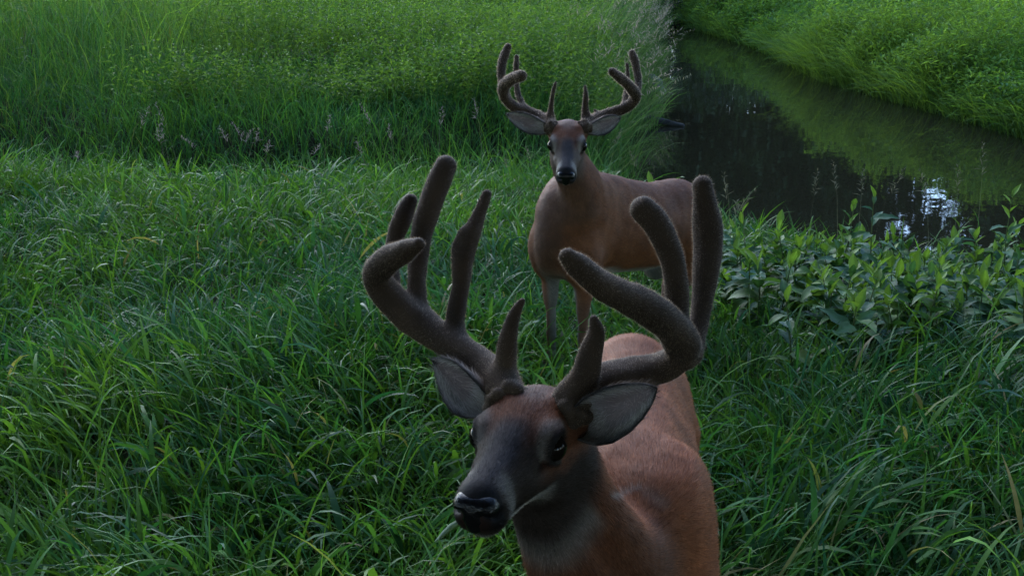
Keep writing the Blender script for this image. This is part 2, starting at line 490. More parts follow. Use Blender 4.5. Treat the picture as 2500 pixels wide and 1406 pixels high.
def head_colour(P, T, C, face=1.0):
    Rm, o = T
    GREYB = globals()['GREYB'] * face; DARK = globals()['DARK'] * (1 + (face - 1) * .6)
    q = (P - o) @ Rm
    x, y, z = q.T
    ay = np.abs(y)
    w = sstep(.30, .20, np.linalg.norm(q - [-.01, 0, -.02], axis=1)) if False else 1 - sstep(.165, .235, np.linalg.norm(q - [.02, 0, -.01], axis=1))
    n = noise3(q + 5, .018) - .5
    H = np.tile(RED * .40 + GREYB * .35, (len(P), 1)) * (.7 + 1.2 * (n + .5))[:, None]
    mix = lambda H, c, m: H + (np.asarray(c) - H) * np.clip(m, 0, 1)[:, None]
    H = mix(H, GREYB, sstep(.0, .07, x + n * .06))                                    # greyer face
    H = mix(H, GREYB * .9, sstep(-.02, -.05, z) if False else 1 - sstep(-.06, -.01, z + n * .03))   # cheeks
    H = mix(H, RED * .7, .85 * (1 - sstep(.050, .062, ay)) * (1 - sstep(-.008, .022, x + n * .04)) * sstep(.022, .040, z))
    H = mix(H, np.array((.085, .052, .04)), .7 * (1 - sstep(.012, .04, ay)) * (1 - sstep(-.06, -.02, x)) * sstep(.02, .04, z))   # dark crown
    H = mix(H, DARK * 1.25, .85 * (1 - sstep(.012, .034, ay + n * .02)) * sstep(.0, .04, x) * sstep(-.012, .015, z))           # dark bridge
    H = mix(H, WHITE * (.42 * face ** .5), .6 * sstep(.115, .135, x) * (1 - sstep(.150, .163, x)) * sstep(.012, .03, ay))                  # pale band behind the nose
    e = np.stack([x - .006, ay - .066, z - .011], 1); de = np.linalg.norm(e, axis=1)
    H = mix(H, WHITE * (.30 * face ** .6), .65 * sstep(.026, .033, de) * (1 - sstep(.038, .050, de)) * sstep(-.01, .012, z - .01 + x * .3))   # pale eye ring
    H = mix(H, np.array((.012, .01, .01)), 1 - sstep(.027, .035, de))
    H = mix(H, DARK * .8, .6 - .6 * sstep(.002, .015, np.linalg.norm(np.stack([x - .040, ay - .046, z + .006], 1) * [.6, 1, 1], axis=1)))
    H = mix(H, WHITE * .8, (1 - sstep(-.066, -.050, z + n * .02)) * sstep(-.02, .05, x))                                      # chin and lower jaw
    H = mix(H, DARK * .7, .8 * (1 - sstep(.003, .009, np.abs(z + .049))) * sstep(.075, .1, x) * (1 - sstep(.14, .16, x)))
    H = mix(H, DARK * .3, sstep(.160, .170, x + n * .008) * sstep(-.045, -.035, z))
    return C + (H - C) * w[:, None]

def add_nose(T, parent):
    Rm, o = T
    F = Field()
    W = lambda x, y, z: o + Rm @ np.array((x, y, z))
    F.ell(W(.178, 0, -.008), (.022, .030, .022), Rm, .02)
    F.ell(W(.180, 0, -.030), (.018, .016, .020), Rm, .016)
    for s in (-1, 1):
        F.ell(W(.176, s * .020, -.008), (.020, .014, .017), Rm, .012)
        F.chain([W(.205, s * .015, -.010), W(.193, s * .026, -.018), W(.178, s * .037, -.014)], [.0065, .0075, .004], .005, 2, True)
    F.chain([W(.205, 0, .004), W(.203, 0, -.04)], [.0015, .0015], .004, 0, True)
    V, Q = surface(F, .002)
    return link('nose', mesh_np('nose', V, Q, 4), M_NOSE, parent)

def add_eyes(T, parent):
    Rm, o = T
    for s in (-1, 1):
        u = np.linspace(0, math.pi, 15); v = np.linspace(0, 2 * math.pi, 25)[:-1]
        uu, vv = np.meshgrid(u, v, indexing='ij')
        S = np.stack([np.sin(uu) * np.cos(vv), np.sin(uu) * np.sin(vv), np.cos(uu)], -1).reshape(-1, 3) * [.0228, .0208, .0220]
        V = (S + [.005, s * .0605, .011]) @ Rm.T + o
        i = np.arange(15 * 24).reshape(15, 24)
        q = np.stack([i[:-1], i[1:], np.roll(i, -1, 1)[1:], np.roll(i, -1, 1)[:-1]], -1).reshape(-1, 4)
        link('eye', mesh_np('eye', V, q, 4), M_EYE, parent)

def add_ear(base, tip, face, width, parent, seed=0, curl=1.0):
    """cupped ear from base to tip, opening towards 'face'"""
    base = np.asarray(base, float); tip = np.asarray(tip, float)
    ax = tip - base; Ln = np.linalg.norm(ax); ax = ax / Ln
    fz = np.asarray(face, float); fz = unit(fz - ax * (fz @ ax)); sx = np.cross(ax, fz)
    nu, nv = 34, 25
    t = np.linspace(0, 1, nu); a = np.linspace(-1, 1, nv)
    prof = width * .5 * np.interp(t, [0, .1, .25, .42, .6, .75, .87, .95, 1.0], [.46, .60, .84, 1.0, .96, .77, .50, .25, .03])
    ang = np.interp(t, [0, .25, .6, 1.0], [2.5, 1.75, 1.15, .7]) * curl
    def lay(off, inner):
        pts = []
        for i in range(nu):
            r = prof[i] / max(math.sin(min(ang[i], math.pi / 2)), .2)
            th = a * ang[i]
            rr = r - off
            x = rr * np.sin(th)
            z = r - rr * np.cos(th)
            z = z - .35 * r + .02 * math.sin(t[i] * 3)
            rip = .0012 * np.sin(a * 13 + seed) * math.sin(t[i] * 3.1) * inner
            pts.append(base + ax * (t[i] * Ln) + np.outer(x, sx) + np.outer(z + rip, fz))
        return np.array(pts)
    A = lay(.0022, 1).reshape(-1, 3); Bk = lay(-.0012, 0).reshape(-1, 3)
    i = np.arange(nu * nv).reshape(nu, nv)
    q1 = np.stack([i[:-1, :-1], i[:-1, 1:], i[1:, 1:], i[1:, :-1]], -1).reshape(-1, 4)
    q2 = q1[:, ::-1] + nu * nv
    ring = np.concatenate([i[0, :], i[1:, -1], i[-1, -2::-1], i[-2:0:-1, 0]])
    q3 = np.stack([ring, ring + nu * nv, np.roll(ring, -1) + nu * nv, np.roll(ring, -1)], 1)
    V = np.concatenate([A, Bk]); Q = np.concatenate([q1, q2, q3])
    TT, AA = np.meshgrid(t, np.abs(a), indexing='ij'); TT = TT.ravel(); AA = AA.ravel()
    ci = np.tile(np.array((.27, .25, .255)), (nu * nv, 1)); 
    nn = noise3(A, .012)[:, None]
    ci = ci * (.7 + .6 * nn)
    pink = np.array((.16, .11, .115))
    ci = ci + (pink - ci) * (.7 * (1 - sstep(.25, .7, AA)) * sstep(.2, .5, TT))[:, None]
    pale = WHITE * .62
    ci = ci + (pale - ci) * (.75 * sstep(.5, .72, AA) * (1 - sstep(.80, .9, AA)) * (1 - sstep(.75, .95, TT)))[:, None]
    ci = ci + (pale * .9 - ci) * (.6 * (1 - sstep(.15, .4, TT)))[:, None]
    rim = np.maximum(sstep(.88, .97, AA), sstep(.90, .97, TT))
    ci = ci + (DARK * .35 - ci) * (rim * sstep(.12, .3, TT))[:, None]
    co = np.tile(np.array((.12, .085, .06)), (nu * nv, 1)); co = co + (DARK * .6 - co) * (rim * .9)[:, None]
    C = np.concatenate([ci, co])
    o = link('ear', mesh_np('ear', V, Q, 4, C), M_EAR, parent)
    N = vnormals(V, Q)
    mk = np.concatenate([np.maximum(sstep(.45, .8, AA), 1 - sstep(.15, .4, TT)) * .8 + .1, np.full(nu * nv, .4)])
    cen = base + ax * Ln * .6
    h = link('ear_hair', strands(V, Q, N, C * 1.5 + .03, 5000, .017, .0007, lambda P: ax[None] * .9 + unit(cen - P) * .6, .35, .2, mk, 1.3, True, 'ear_hair'), M_FUR, o)
    tag(h, kind='stuff')
    return o

def add_antler(chains, bumps, h, parent, fuzz, fuzz_len, fuzz_w, name='antler'):
    F = Field()
    for pts, rad, n, k in chains: F.chain(pts, rad, k, n)
    for c, r, k in bumps: F.ell(c, (r, r, r), None, k)
    V, Q = surface(F, h)
    N = vnormals(V, Q)
    # slight ridges and swellings along the velvet
    amp = h * .6
    V = V + N * ((noise3(V + 4, .075) - .5) * 6.0 + (noise3(V, .035) - .5) * 2.5 + (noise3(V * [1, 1, .5], .012) - .5) * 1.6)[:, None] * amp
    C = VELV * (.35 + 1.3 * noise3(V, .06))[:, None]
    o = link(name, mesh_np(name, V, Q, 4, C), M_VELVET, parent)
    fz = link('velvet_fuzz', strands(V, Q, N, np.clip(C * 2.0 + np.array((.240, .195, .150)), 0, .6), fuzz, fuzz_len, fuzz_w, lambda P: np.tile((0., 0., .25), (len(P), 1)), 1.50, .3, None, 1.6, False, 'velvet_fuzz'), M_FUZZ, o)
    tag(fz, kind='stuff')
    return o

def px_chain(rows, n=8, k=.012, fz=None):
    """rows of (photo x, photo y, distance, radius in photo px) -> chain in metres, less the depth of the fuzz"""
    if rows[0][2] > 3: rows = [(a, b, c + .16, d) for a, b, c, d in rows]
    fz = (5.0 if rows[0][2] < 3 else 2.0) if fz is None else fz
    return (np.array([U(r[0], r[1], r[2]) for r in rows]), np.array([max(r[3] - fz, r[3] * .55) * r[2] / FPX for r in rows]), n, k)

def build_deer(name, label, heading, org, pitch, headT, neck, ears, antlers, h, fur, feet_z, scale=1.0, rump_drop=0.0, marks=(), face=1.0, coat=1.0):
    """heading: unit xy of the body; org: world point of body-frame origin on the ground"""
    root = empty(name, (org[0], org[1], 0))
    inv = Matrix.Translation((-org[0], -org[1], 0))
    tag(root, label, 'deer')
    f2 = np.array([heading[0], heading[1], 0.0]); left = np.array([-f2[1], f2[0], 0.0]); up = np.array([0, 0, 1.0])
    cp, sp = math.cos(pitch), math.sin(pitch)
    fb = f2 * cp + up * sp; ub = up * cp - f2 * sp
    RB_ = np.stack([fb, left, ub], 1); RF = np.stack([f2, left, up], 1)
    piv = np.array(org) + f2 * .3 * scale + up * .75 * scale
    def WB(x, y, z): return piv + RB_ @ (np.array((x - .3, y, z - .75)) * scale)
    def foot(x, y, z): 
        p = WB(x, y, .75); return np.array([p[0], p[1], 0]) + up * (z * scale + float(ground(p[0], p[1])))
    F = Field()
    E = lambda c, r, k=.10: F.ell(WB(*c), np.array(r) * scale, RB_, k)
    rd = rump_drop
    E((.18, 0, .745), (.34, .148, .222)); E((-.16, 0, .73 - rd * .4), (.38, .178, .205)); E((-.46, 0, .79 - rd), (.24, .160, .185))
    F.chain([WB(.40, 0, .915), WB(.25, 0, .925), WB(0, 0, .885 - rd * .3), WB(-.25, 0, .885 - rd * .6), WB(-.45, 0, .91 - rd), WB(-.60, 0, .86 - rd)], np.array([.055, .06, .065, .07, .08, .07]) * scale, .09)
    E((.45, 0, .67), (.12, .10, .16)); E((.34, 0, .875), (.17, .13, .085), .09)
    for s in (-1, 1):
        E((.36, s * .098, .74), (.12, .056, .23), .06); E((.41, s * .10, .62), (.090, .052, .12), .06)
        F.chain([WB(.30, s * .070, .935), WB(.37, s * .112, .80), WB(.43, s * .115, .66)], np.array([.030, .036, .045]) * scale, .07)      # shoulder blade
        E((-.50, s * .095, .68 - rd), (.165, .075, .22), .07)
        # front leg
        F.chain([WB(.40, s * .11, .62), foot(.40, s * .105, .50), foot(.405, s * .10, .365), foot(.40, s * .098, .31), foot(.395, s * .097, .12), foot(.405, s * .097, .09), foot(.435, s * .097, .045)],
                np.array([.070, .046, .031, .026, .020, .024, .021]) * scale, .04)
        # hind leg
        F.chain([WB(-.47, s * .10, .68 - rd), foot(-.40, s * .12, .57), foot(-.50, s * .115, .46), foot(-.615, s * .11, .375), foot(-.59, s * .11, .30), foot(-.565, s * .11, .11), foot(-.55, s * .11, .085), foot(-.52, s * .11, .045)],
                np.array([.11, .085, .052, .036, .029, .024, .027, .022]) * scale, .04)
    F.chain([WB(-.66, 0, .86 - rd), WB(-.74, 0, .78 - rd), WB(-.76, 0, .66 - rd)], np.array([.035, .04, .018]) * scale, .04)
    for pts, rad, k in neck: F.chain(np.array(pts), np.array(rad), k, 5)
    add_head(F, headT)
    V, Q = surface(F, h)
    N = vnormals(V, Q)
    V = V + N * (((noise3(V, .07) - .5) * .010 + (noise3(V + 3, .028) - .5) * .004) * sstep(.24, .32, np.linalg.norm(V - headT[1], axis=1)))[:, None]
    N = vnormals(V, Q)
    # ---- coat colours (the animal's own, plus a painted shoulder highlight)
    lb = (V - piv) @ RB_ / scale + [.3, 0, .75]
    n1 = noise3(V, .09) - .5; n2 = noise3(V + 9, .3) - .5
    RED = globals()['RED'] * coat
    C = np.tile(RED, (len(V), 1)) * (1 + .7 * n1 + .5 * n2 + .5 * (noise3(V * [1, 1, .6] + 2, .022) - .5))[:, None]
    mix = lambda C, c, m: C + (np.asarray(c) - C) * np.clip(m, 0, 1)[:, None]
    C = mix(C, RED * .72, .5 * sstep(.86, .95, lb[:, 2]) * (1 - sstep(.04, .09, np.abs(lb[:, 1]))))
    C = mix(C, WHITE, (1 - sstep(.50, .57, lb[:, 2] + n1 * .06)) * (1 - sstep(.06, .13, np.abs(lb[:, 1]))) * (1 - sstep(.30, .42, lb[:, 0])))
    C = mix(C, RED * .8 + .02, 1 - sstep(.34, .52, lb[:, 2]))
    C = mix(C, WHITE * .28, (1 - sstep(.45, .60, lb[:, 2])) * (1 - sstep(.075, .10, np.abs(lb[:, 1]))) * (lb[:, 2] > .1))
    C = mix(C, GREYB * 1.1, .6 * sstep(.46, .58, lb[:, 0] + n1 * .05) * (1 - sstep(.06, .14, np.abs(lb[:, 1]))) * (1 - sstep(.85, 1.0, lb[:, 2])))
    C = mix(C, WHITE, (1 - sstep(.66, .70, lb[:, 2])) * (1 - sstep(-.70, -.64, lb[:, 0])))
    Rm, ho = headT
    q = (V - ho) @ Rm
    # grey neck front and white throat, measured along the neck's own axis
    na, nb = np.array(neck[0][0][0]), np.array(neck[0][0][-1])
    nd = nb - na; tN = np.clip((V - na) @ nd / (nd @ nd), 0, 1)
    fwdn = unit(f2 * .5 + Rm[:, 0] * .8 - nd / np.linalg.norm(nd) * ((f2 * .5 + Rm[:, 0] * .8) @ (nd / np.linalg.norm(nd))))
    fr = ((V - (na + tN[:, None] * nd)) @ fwdn)
    onneck = sstep(.08, .25, tN) * (1 - sstep(.2, .26, np.linalg.norm(V - (na + tN[:, None] * nd), axis=1)))
    C = mix(C, RED * .45 + GREYB * (.25 + (face - 1) * .6), .8 * onneck * sstep(.0, .06, fr + n1 * .06))
    C = mix(C, WHITE * (.34 * face ** .7), .8 * sstep(.66, .82, tN) * onneck * sstep(.064, .088, fr + n1 * .04))
    C = head_colour(V, headT, C, face)
    for (ax_, ay_, bx_, by_, wd_, st_) in marks:                 # light catching the shoulder blades, painted into the coat as pale streaks
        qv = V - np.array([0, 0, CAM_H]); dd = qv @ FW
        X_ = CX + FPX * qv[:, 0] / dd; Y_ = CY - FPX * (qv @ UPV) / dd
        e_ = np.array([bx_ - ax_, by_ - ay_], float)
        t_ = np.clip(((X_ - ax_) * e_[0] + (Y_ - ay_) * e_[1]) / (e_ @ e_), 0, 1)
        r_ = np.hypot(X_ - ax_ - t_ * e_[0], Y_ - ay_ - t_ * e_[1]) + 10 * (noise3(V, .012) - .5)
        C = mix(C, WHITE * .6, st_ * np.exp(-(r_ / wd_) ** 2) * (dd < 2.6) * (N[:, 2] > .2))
    C = np.clip(C, .004, .8)
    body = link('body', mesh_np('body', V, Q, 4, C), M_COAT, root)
    hb = Rm[:, 0]; nddir = -nd / np.linalg.norm(nd)
    bodyc = piv
    def flow(P):
        wh = 1 - sstep(.12, .22, np.linalg.norm(P - ho, axis=1))
        t = np.clip((P - na) @ nd / (nd @ nd), 0, 1)
        wn = (1 - wh) * sstep(.1, .5, t)
        wb = 1 - wh - wn
        return wh[:, None] * -hb + wn[:, None] * (nddir + [0, 0, -.2]) + wb[:, None] * (-f2 + [0, 0, -.45])
    qn = np.linalg.norm(q - [.178, 0, -.01], axis=1)
    mk = sstep(.035, .045, qn) * sstep(.024, .03, np.linalg.norm(np.stack([q[:, 0] - .004, np.abs(q[:, 1]) - .062, q[:, 2] - .012], 1), axis=1))
    mk = mk * (1 - .55 * (1 - sstep(.2, .3, np.linalg.norm(q, axis=1))) * 0) * (lb[:, 2] > .35)
    inhead = 1 - sstep(.16, .24, np.linalg.norm(q - [.02, 0, 0], axis=1))
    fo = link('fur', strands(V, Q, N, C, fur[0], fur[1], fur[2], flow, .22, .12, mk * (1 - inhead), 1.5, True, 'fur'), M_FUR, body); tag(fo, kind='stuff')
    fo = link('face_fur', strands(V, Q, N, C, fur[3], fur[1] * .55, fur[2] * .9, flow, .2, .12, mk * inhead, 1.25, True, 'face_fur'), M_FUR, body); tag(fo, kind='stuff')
    add_nose(headT, root)
    add_eyes(headT, root)
    for e in ears: add_ear(*e, parent=root)
    for ch, bm, cnt in antlers: add_antler(ch, bm, h * .52, root, cnt, fur[4], fur[5])
    # hooves: two toes each
    for (x, y) in ((.44, .097), (.44, -.097), (-.515, .11), (-.515, -.11)):
        Fh = Field()
        for s in (-1, 1):
            Fh.chain([foot(x - .01, y + s * .012, .05), foot(x + .035, y + s * .010, .012)], [.016 * scale, .010 * scale], .006)
        hv, hq = surface(Fh, .006)
        link('hoof', mesh_np('hoof', hv, hq, 4), M_HOOF, root)
    for c in root.children: c.matrix_parent_inverse = inv
    return root

# --- near buck
TN = (head_rot(20.5, 2, 0.5), U(1266, 1090, 1.74))
hn = lambda x, y, z: TN[1] + TN[0] @ np.array((x, y, z))
near_neck = [
    ([(.215, 1.96, .74), (.175, 1.84, .84), (.12, 1.75, .97), tuple(hn(-.105, .008, -.035))], [.115, .096, .082, .073], .035),
    ([(.185, 1.88, .62), (.135, 1.75, .78), (.085, 1.69, .93), tuple(hn(-.06, .0, -.075))], [.095, .078, .064, .050], .03),
]
near_ears = [
    (hn(-.098, .068, .004), U(1605, 944, 1.70), (-.25, -.95, .12), .084),
    (hn(-.100, -.064, .018), U(1058, 878, 1.90), (-.62, -.75, .1), .084),
]
NR = [  # image-right antler
    px_chain([(1388, 1006, 1.770, 47), (1405, 965, 1.775, 47), (1470, 935, 1.79, 44), (1560, 915, 1.80, 38), (1635, 890, 1.78, 40), (1668, 845, 1.74, 47), (1632, 790, 1.69, 46), (1560, 740, 1.63, 43), (1480, 700, 1.58, 39), (1420, 655, 1.545, 36), (1386, 626, 1.53, 27)]),
    px_chain([(1650, 820, 1.735, 40), (1652, 770, 1.735, 36), (1650, 690, 1.735, 34), (1632, 610, 1.73, 35), (1600, 545, 1.725, 35), (1572, 512, 1.72, 35)]),
    px_chain([(1680, 860, 1.765, 42), (1703, 800, 1.785, 30), (1716, 720, 1.80, 34), (1728, 620, 1.81, 38), (1726, 530, 1.81, 38), (1714, 455, 1.80, 35)]),
    px_chain([(1400, 965, 1.78, 42), (1428, 915, 1.755, 38), (1442, 860, 1.74, 32), (1455, 810, 1.73, 25), (1450, 780, 1.725, 17)]),
    px_chain([(1470, 905, 1.80, 20), (1530, 888, 1.81, 16), (1590, 880, 1.80, 12), (1625, 868, 1.79, 12)], 5, .02),
]
rn = np.random.default_rng(5)
def burr(chain, seed, count=13):
    """knobbly rim round the foot of an antler"""
    pts, rad = chain[0], chain[1]
    r = np.random.default_rng(seed)
    ax = unit(pts[1] - pts[0]); u = unit(np.cross(ax, (.2, .9, .3))); v = np.cross(ax, u)
    c0 = pts[0] + (pts[1] - pts[0]) * .12; R0 = rad[0] * 1.0
    out = []
    for i in range(count):
        a = 2 * math.pi * (i + r.uniform(-.25, .25)) / count
        out.append((c0 + (u * math.cos(a) + v * math.sin(a)) * R0 * r.uniform(.92, 1.08) + ax * r.normal(0, .0035), rad[0] * r.uniform(.24, .42), .005))
    for i in range(count):
        a = r.uniform(0, 6.28); t = r.uniform(.1, .7)
        out.append((c0 + (u * math.cos(a) + v * math.sin(a)) * R0 * .95 + (pts[1] - pts[0]) * t, rad[0] * r.uniform(.10, .2), .006))
    return out
NL = [  # image-left antler
    px_chain([(1246, 990, 1.800, 52), (1226, 945, 1.83, 50), (1185, 895, 1.88, 42), (1120, 850, 1.92, 40), (1040, 800, 1.96, 43), (965, 740, 1.97, 45), (922, 680, 1.95, 39), (940, 640, 1.90, 36), (985, 615, 1.85, 33), (1022, 596, 1.81, 22)]),
    px_chain([(1050, 800, 1.97, 40), (1022, 745, 1.985, 30), (1020, 660, 2.0, 32), (1030, 570, 2.01, 34), (1058, 480, 2.015, 34), (1088, 405, 2.02, 31)]),
    px_chain([(1000, 770, 1.98, 40), (968, 730, 2.01, 27), (958, 660, 2.035, 26), (962, 590, 2.05, 29), (985, 525, 2.055, 29), (1002, 490, 2.055, 21)]),
    px_chain([(1120, 840, 1.93, 30), (1112, 780, 1.94, 27), (1126, 690, 1.95, 28), (1140, 605, 1.955, 29), (1165, 535, 1.96, 23), (1188, 476, 1.965, 18)]),
    px_chain([(1226, 945, 1.83, 42), (1234, 890, 1.83, 31), (1240, 830, 1.82, 26), (1255, 770, 1.815, 22), (1275, 735, 1.81, 14)]),
    px_chain([(1122, 665, 1.95, 17), (1112, 610, 1.955, 13), (1130, 570, 1.955, 12)], 4, .02),
]
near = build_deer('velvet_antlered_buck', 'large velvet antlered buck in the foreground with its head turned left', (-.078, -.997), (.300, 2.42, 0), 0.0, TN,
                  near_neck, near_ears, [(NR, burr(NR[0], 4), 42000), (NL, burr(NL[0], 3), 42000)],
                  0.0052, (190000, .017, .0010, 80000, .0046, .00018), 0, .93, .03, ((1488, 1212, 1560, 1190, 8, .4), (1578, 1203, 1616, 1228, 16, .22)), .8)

# --- far buck
TF = (head_rot(4, 26, -.4), U(1385, 360, 4.46))
hf = lambda x, y, z: TF[1] + TF[0] @ np.array((x, y, z))
wz = U(1420, 425, 4.88)
hd = np.array([-.68, -.73]); hd = hd / np.linalg.norm(hd)
forg = np.array([wz[0], wz[1], 0]) - np.array([hd[0], hd[1], 0]) * .30
nb0 = forg + np.array([hd[0], hd[1], 0]) * .40
far_neck = [
    ([(nb0[0], nb0[1], .80), (nb0[0] + .06, nb0[1] - .05, .93), tuple(hf(-.15, .0, -.16)), tuple(hf(-.105, 0, -.04))], [.122, .090, .074, .068], .05),
    ([(nb0[0] - .01, nb0[1] - .06, .68), (nb0[0] + .05, nb0[1] - .10, .88), tuple(hf(-.09, 0, -.17)), tuple(hf(-.06, 0, -.075))], [.088, .070, .060, .049], .04),
]
far_ears = [
    (hf(-.100, .064, .015), U(1514, 288, 4.57), (-.1, -.8, -.1), .074),
    (hf(-.100, -.064, .015), U(1237, 279, 4.57), (-.35, -.9, 0), .078),
]
FL = [
    px_chain([(1350, 313, 4.33, 17), (1340, 300, 4.38, 18), (1305, 280, 4.43, 15), (1262, 264, 4.44, 15), (1234, 240, 4.41, 15), (1231, 212, 4.36, 15), (1250, 194, 4.29, 14), (1273, 186, 4.23, 13)]),
    px_chain([(1236, 236, 4.42, 14), (1224, 200, 4.46, 11), (1226, 160, 4.48, 12), (1234, 130, 4.49, 12), (1240, 115, 4.49, 10)]),
    px_chain([(1282, 270, 4.44, 12), (1266, 235, 4.48, 8), (1260, 190, 4.50, 8), (1261, 140, 4.51, 6)]),
    px_chain([(1343, 302, 4.38, 15), (1345, 265, 4.37, 10), (1350, 228, 4.36, 8), (1356, 203, 4.36, 5)]),
]
FR = [
    px_chain([(1426, 313, 4.33, 17), (1437, 300, 4.38, 18), (1475, 282, 4.43, 15), (1522, 266, 4.44, 14), (1550, 244, 4.41, 14), (1546, 222, 4.36, 14), (1520, 196, 4.29, 13), (1493, 175, 4.23, 12)]),
    px_chain([(1549, 238, 4.42, 13), (1558, 205, 4.46, 11), (1553, 165, 4.48, 12), (1543, 130, 4.49, 10)]),
    px_chain([(1524, 262, 4.44, 11), (1530, 225, 4.48, 8), (1533, 190, 4.50, 7), (1531, 158, 4.51, 6)]),
    px_chain([(1434, 302, 4.38, 15), (1429, 262, 4.37, 10), (1430, 235, 4.36, 8), (1428, 211, 4.36, 6)]),
    px_chain([(1462, 282, 4.43, 9), (1452, 268, 4.42, 5)], 2),
]
far = build_deer('velvet_antlered_buck', 'smaller looking velvet antlered buck standing behind and facing the camera', hd, forg, math.radians(8), TF,
                 far_neck, far_ears, [(FL, burr(FL[0], 5), 16000), (FR, burr(FR[0], 6), 16000)],
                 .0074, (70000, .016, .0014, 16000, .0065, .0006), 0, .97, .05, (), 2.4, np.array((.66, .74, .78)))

# ------------------------------------------------------------------ vegetation builders
def blades(root, L, Wd, az, tilt, curl, tint, seg=4, tw=None):
    """grass blades as ribbons; arrays of length n"""
    n = len(root)
    d = np.stack([np.cos(az), np.sin(az)], 1)
    hz = np.stack([-d[:, 1], d[:, 0], np.zeros(n)], 1)
    tw = rng.normal(0, .6, n) if tw is None else tw
    p = root.copy(); V = []
    for s in range(seg + 1):
        t = s / seg
        th = tilt + curl * t ** 1.2
        tan = np.stack([np.sin(th) * d[:, 0], np.sin(th) * d[:, 1], np.cos(th)], 1)
        nor = np.stack([np.cos(th) * d[:, 0], np.cos(th) * d[:, 1], -np.sin(th)], 1)
        a = tw * (.4 + t)
        side = hz * np.cos(a)[:, None] + nor * np.sin(a)[:, None]
        w = Wd * (.55 + .45 * min(1, t * 4)) * max(.04, 1 - t ** 2.2) * .5
        V.append(np.stack([p - side * w[:, None], p + side * w[:, None]], 1))
        p = p + tan * (L / seg)[:, None]
    V = np.stack(V, 1)                                             # n, seg+1, 2, 3
    b = (np.arange(n) * (seg + 1) * 2)[:, None] + (np.arange(seg) * 2)[None]
    Fq = np.stack([b, b + 1, b + 3, b + 2], -1).reshape(-1, 4)
    C = np.repeat(tint, (seg + 1) * 2, 0)
    return V.reshape(-1, 3), Fq, C
def leaves(root, L, Wd, az, el, tint, fold=.25):
    """small pointed leaves: two folded halves, el = angle above the horizontal"""
    n = len(root)
    ax = np.stack([np.cos(az) * np.cos(el), np.sin(az) * np.cos(el), np.sin(el)], 1)
    sd = np.stack([-np.sin(az), np.cos(az), np.zeros(n)], 1)
    up = np.cross(ax, sd)
    L = L[:, None]; Wd = Wd[:, None]
    a = root; b = root + ax * L - up * L * .0 + np.array([0, 0, -.12]) * L
    m = root + ax * L * .45
    V = np.stack([a, m + sd * Wd * .5 + up * Wd * fold, b, m - sd * Wd * .5 + up * Wd * fold], 1).reshape(-1, 3)
    i = (np.arange(n) * 4)[:, None]
    Fq = np.concatenate([i + [0, 1, 2], i + [0, 2, 3]], 0)
    return V, Fq, np.repeat(tint, 4, 0)
def join(parts):
    Vs, Fs, Cs, o = [], {}, [], 0
    for V, Fq, C in parts:
        Vs.append(V); Cs.append(C); Fs.setdefault(Fq.shape[1], []).append(Fq + o); o += len(V)
    return np.concatenate(Vs), [np.concatenate(f) for f in Fs.values()], np.concatenate(Cs)
def mixc(a, b, t):
    return np.asarray(a) * (1 - t[:, None]) + np.asarray(b) * t[:, None]
def wedge(n, y0, y1, margin, xl=None, xr=None, power=2.0):
    """points over the ground the camera (or one a step aside) can see; power sets how density falls with distance"""
    u = rng.random(n)
    e = 2.0 - power
    y = (y0 ** e + u * (y1 ** e - y0 ** e)) ** (1 / e) if abs(e) > 1e-6 else y0 * (y1 / y0) ** u
    hw = .50 * y + margin
    x = rng.uniform(-1, 1, n) * hw
    return x, y
GREENS = dict(mid=(.034, .104, .024), yel=(.098, .192, .028), blu=(.018, .084, .044), dark=(.022, .055, .018), straw=(.22, .17, .085))

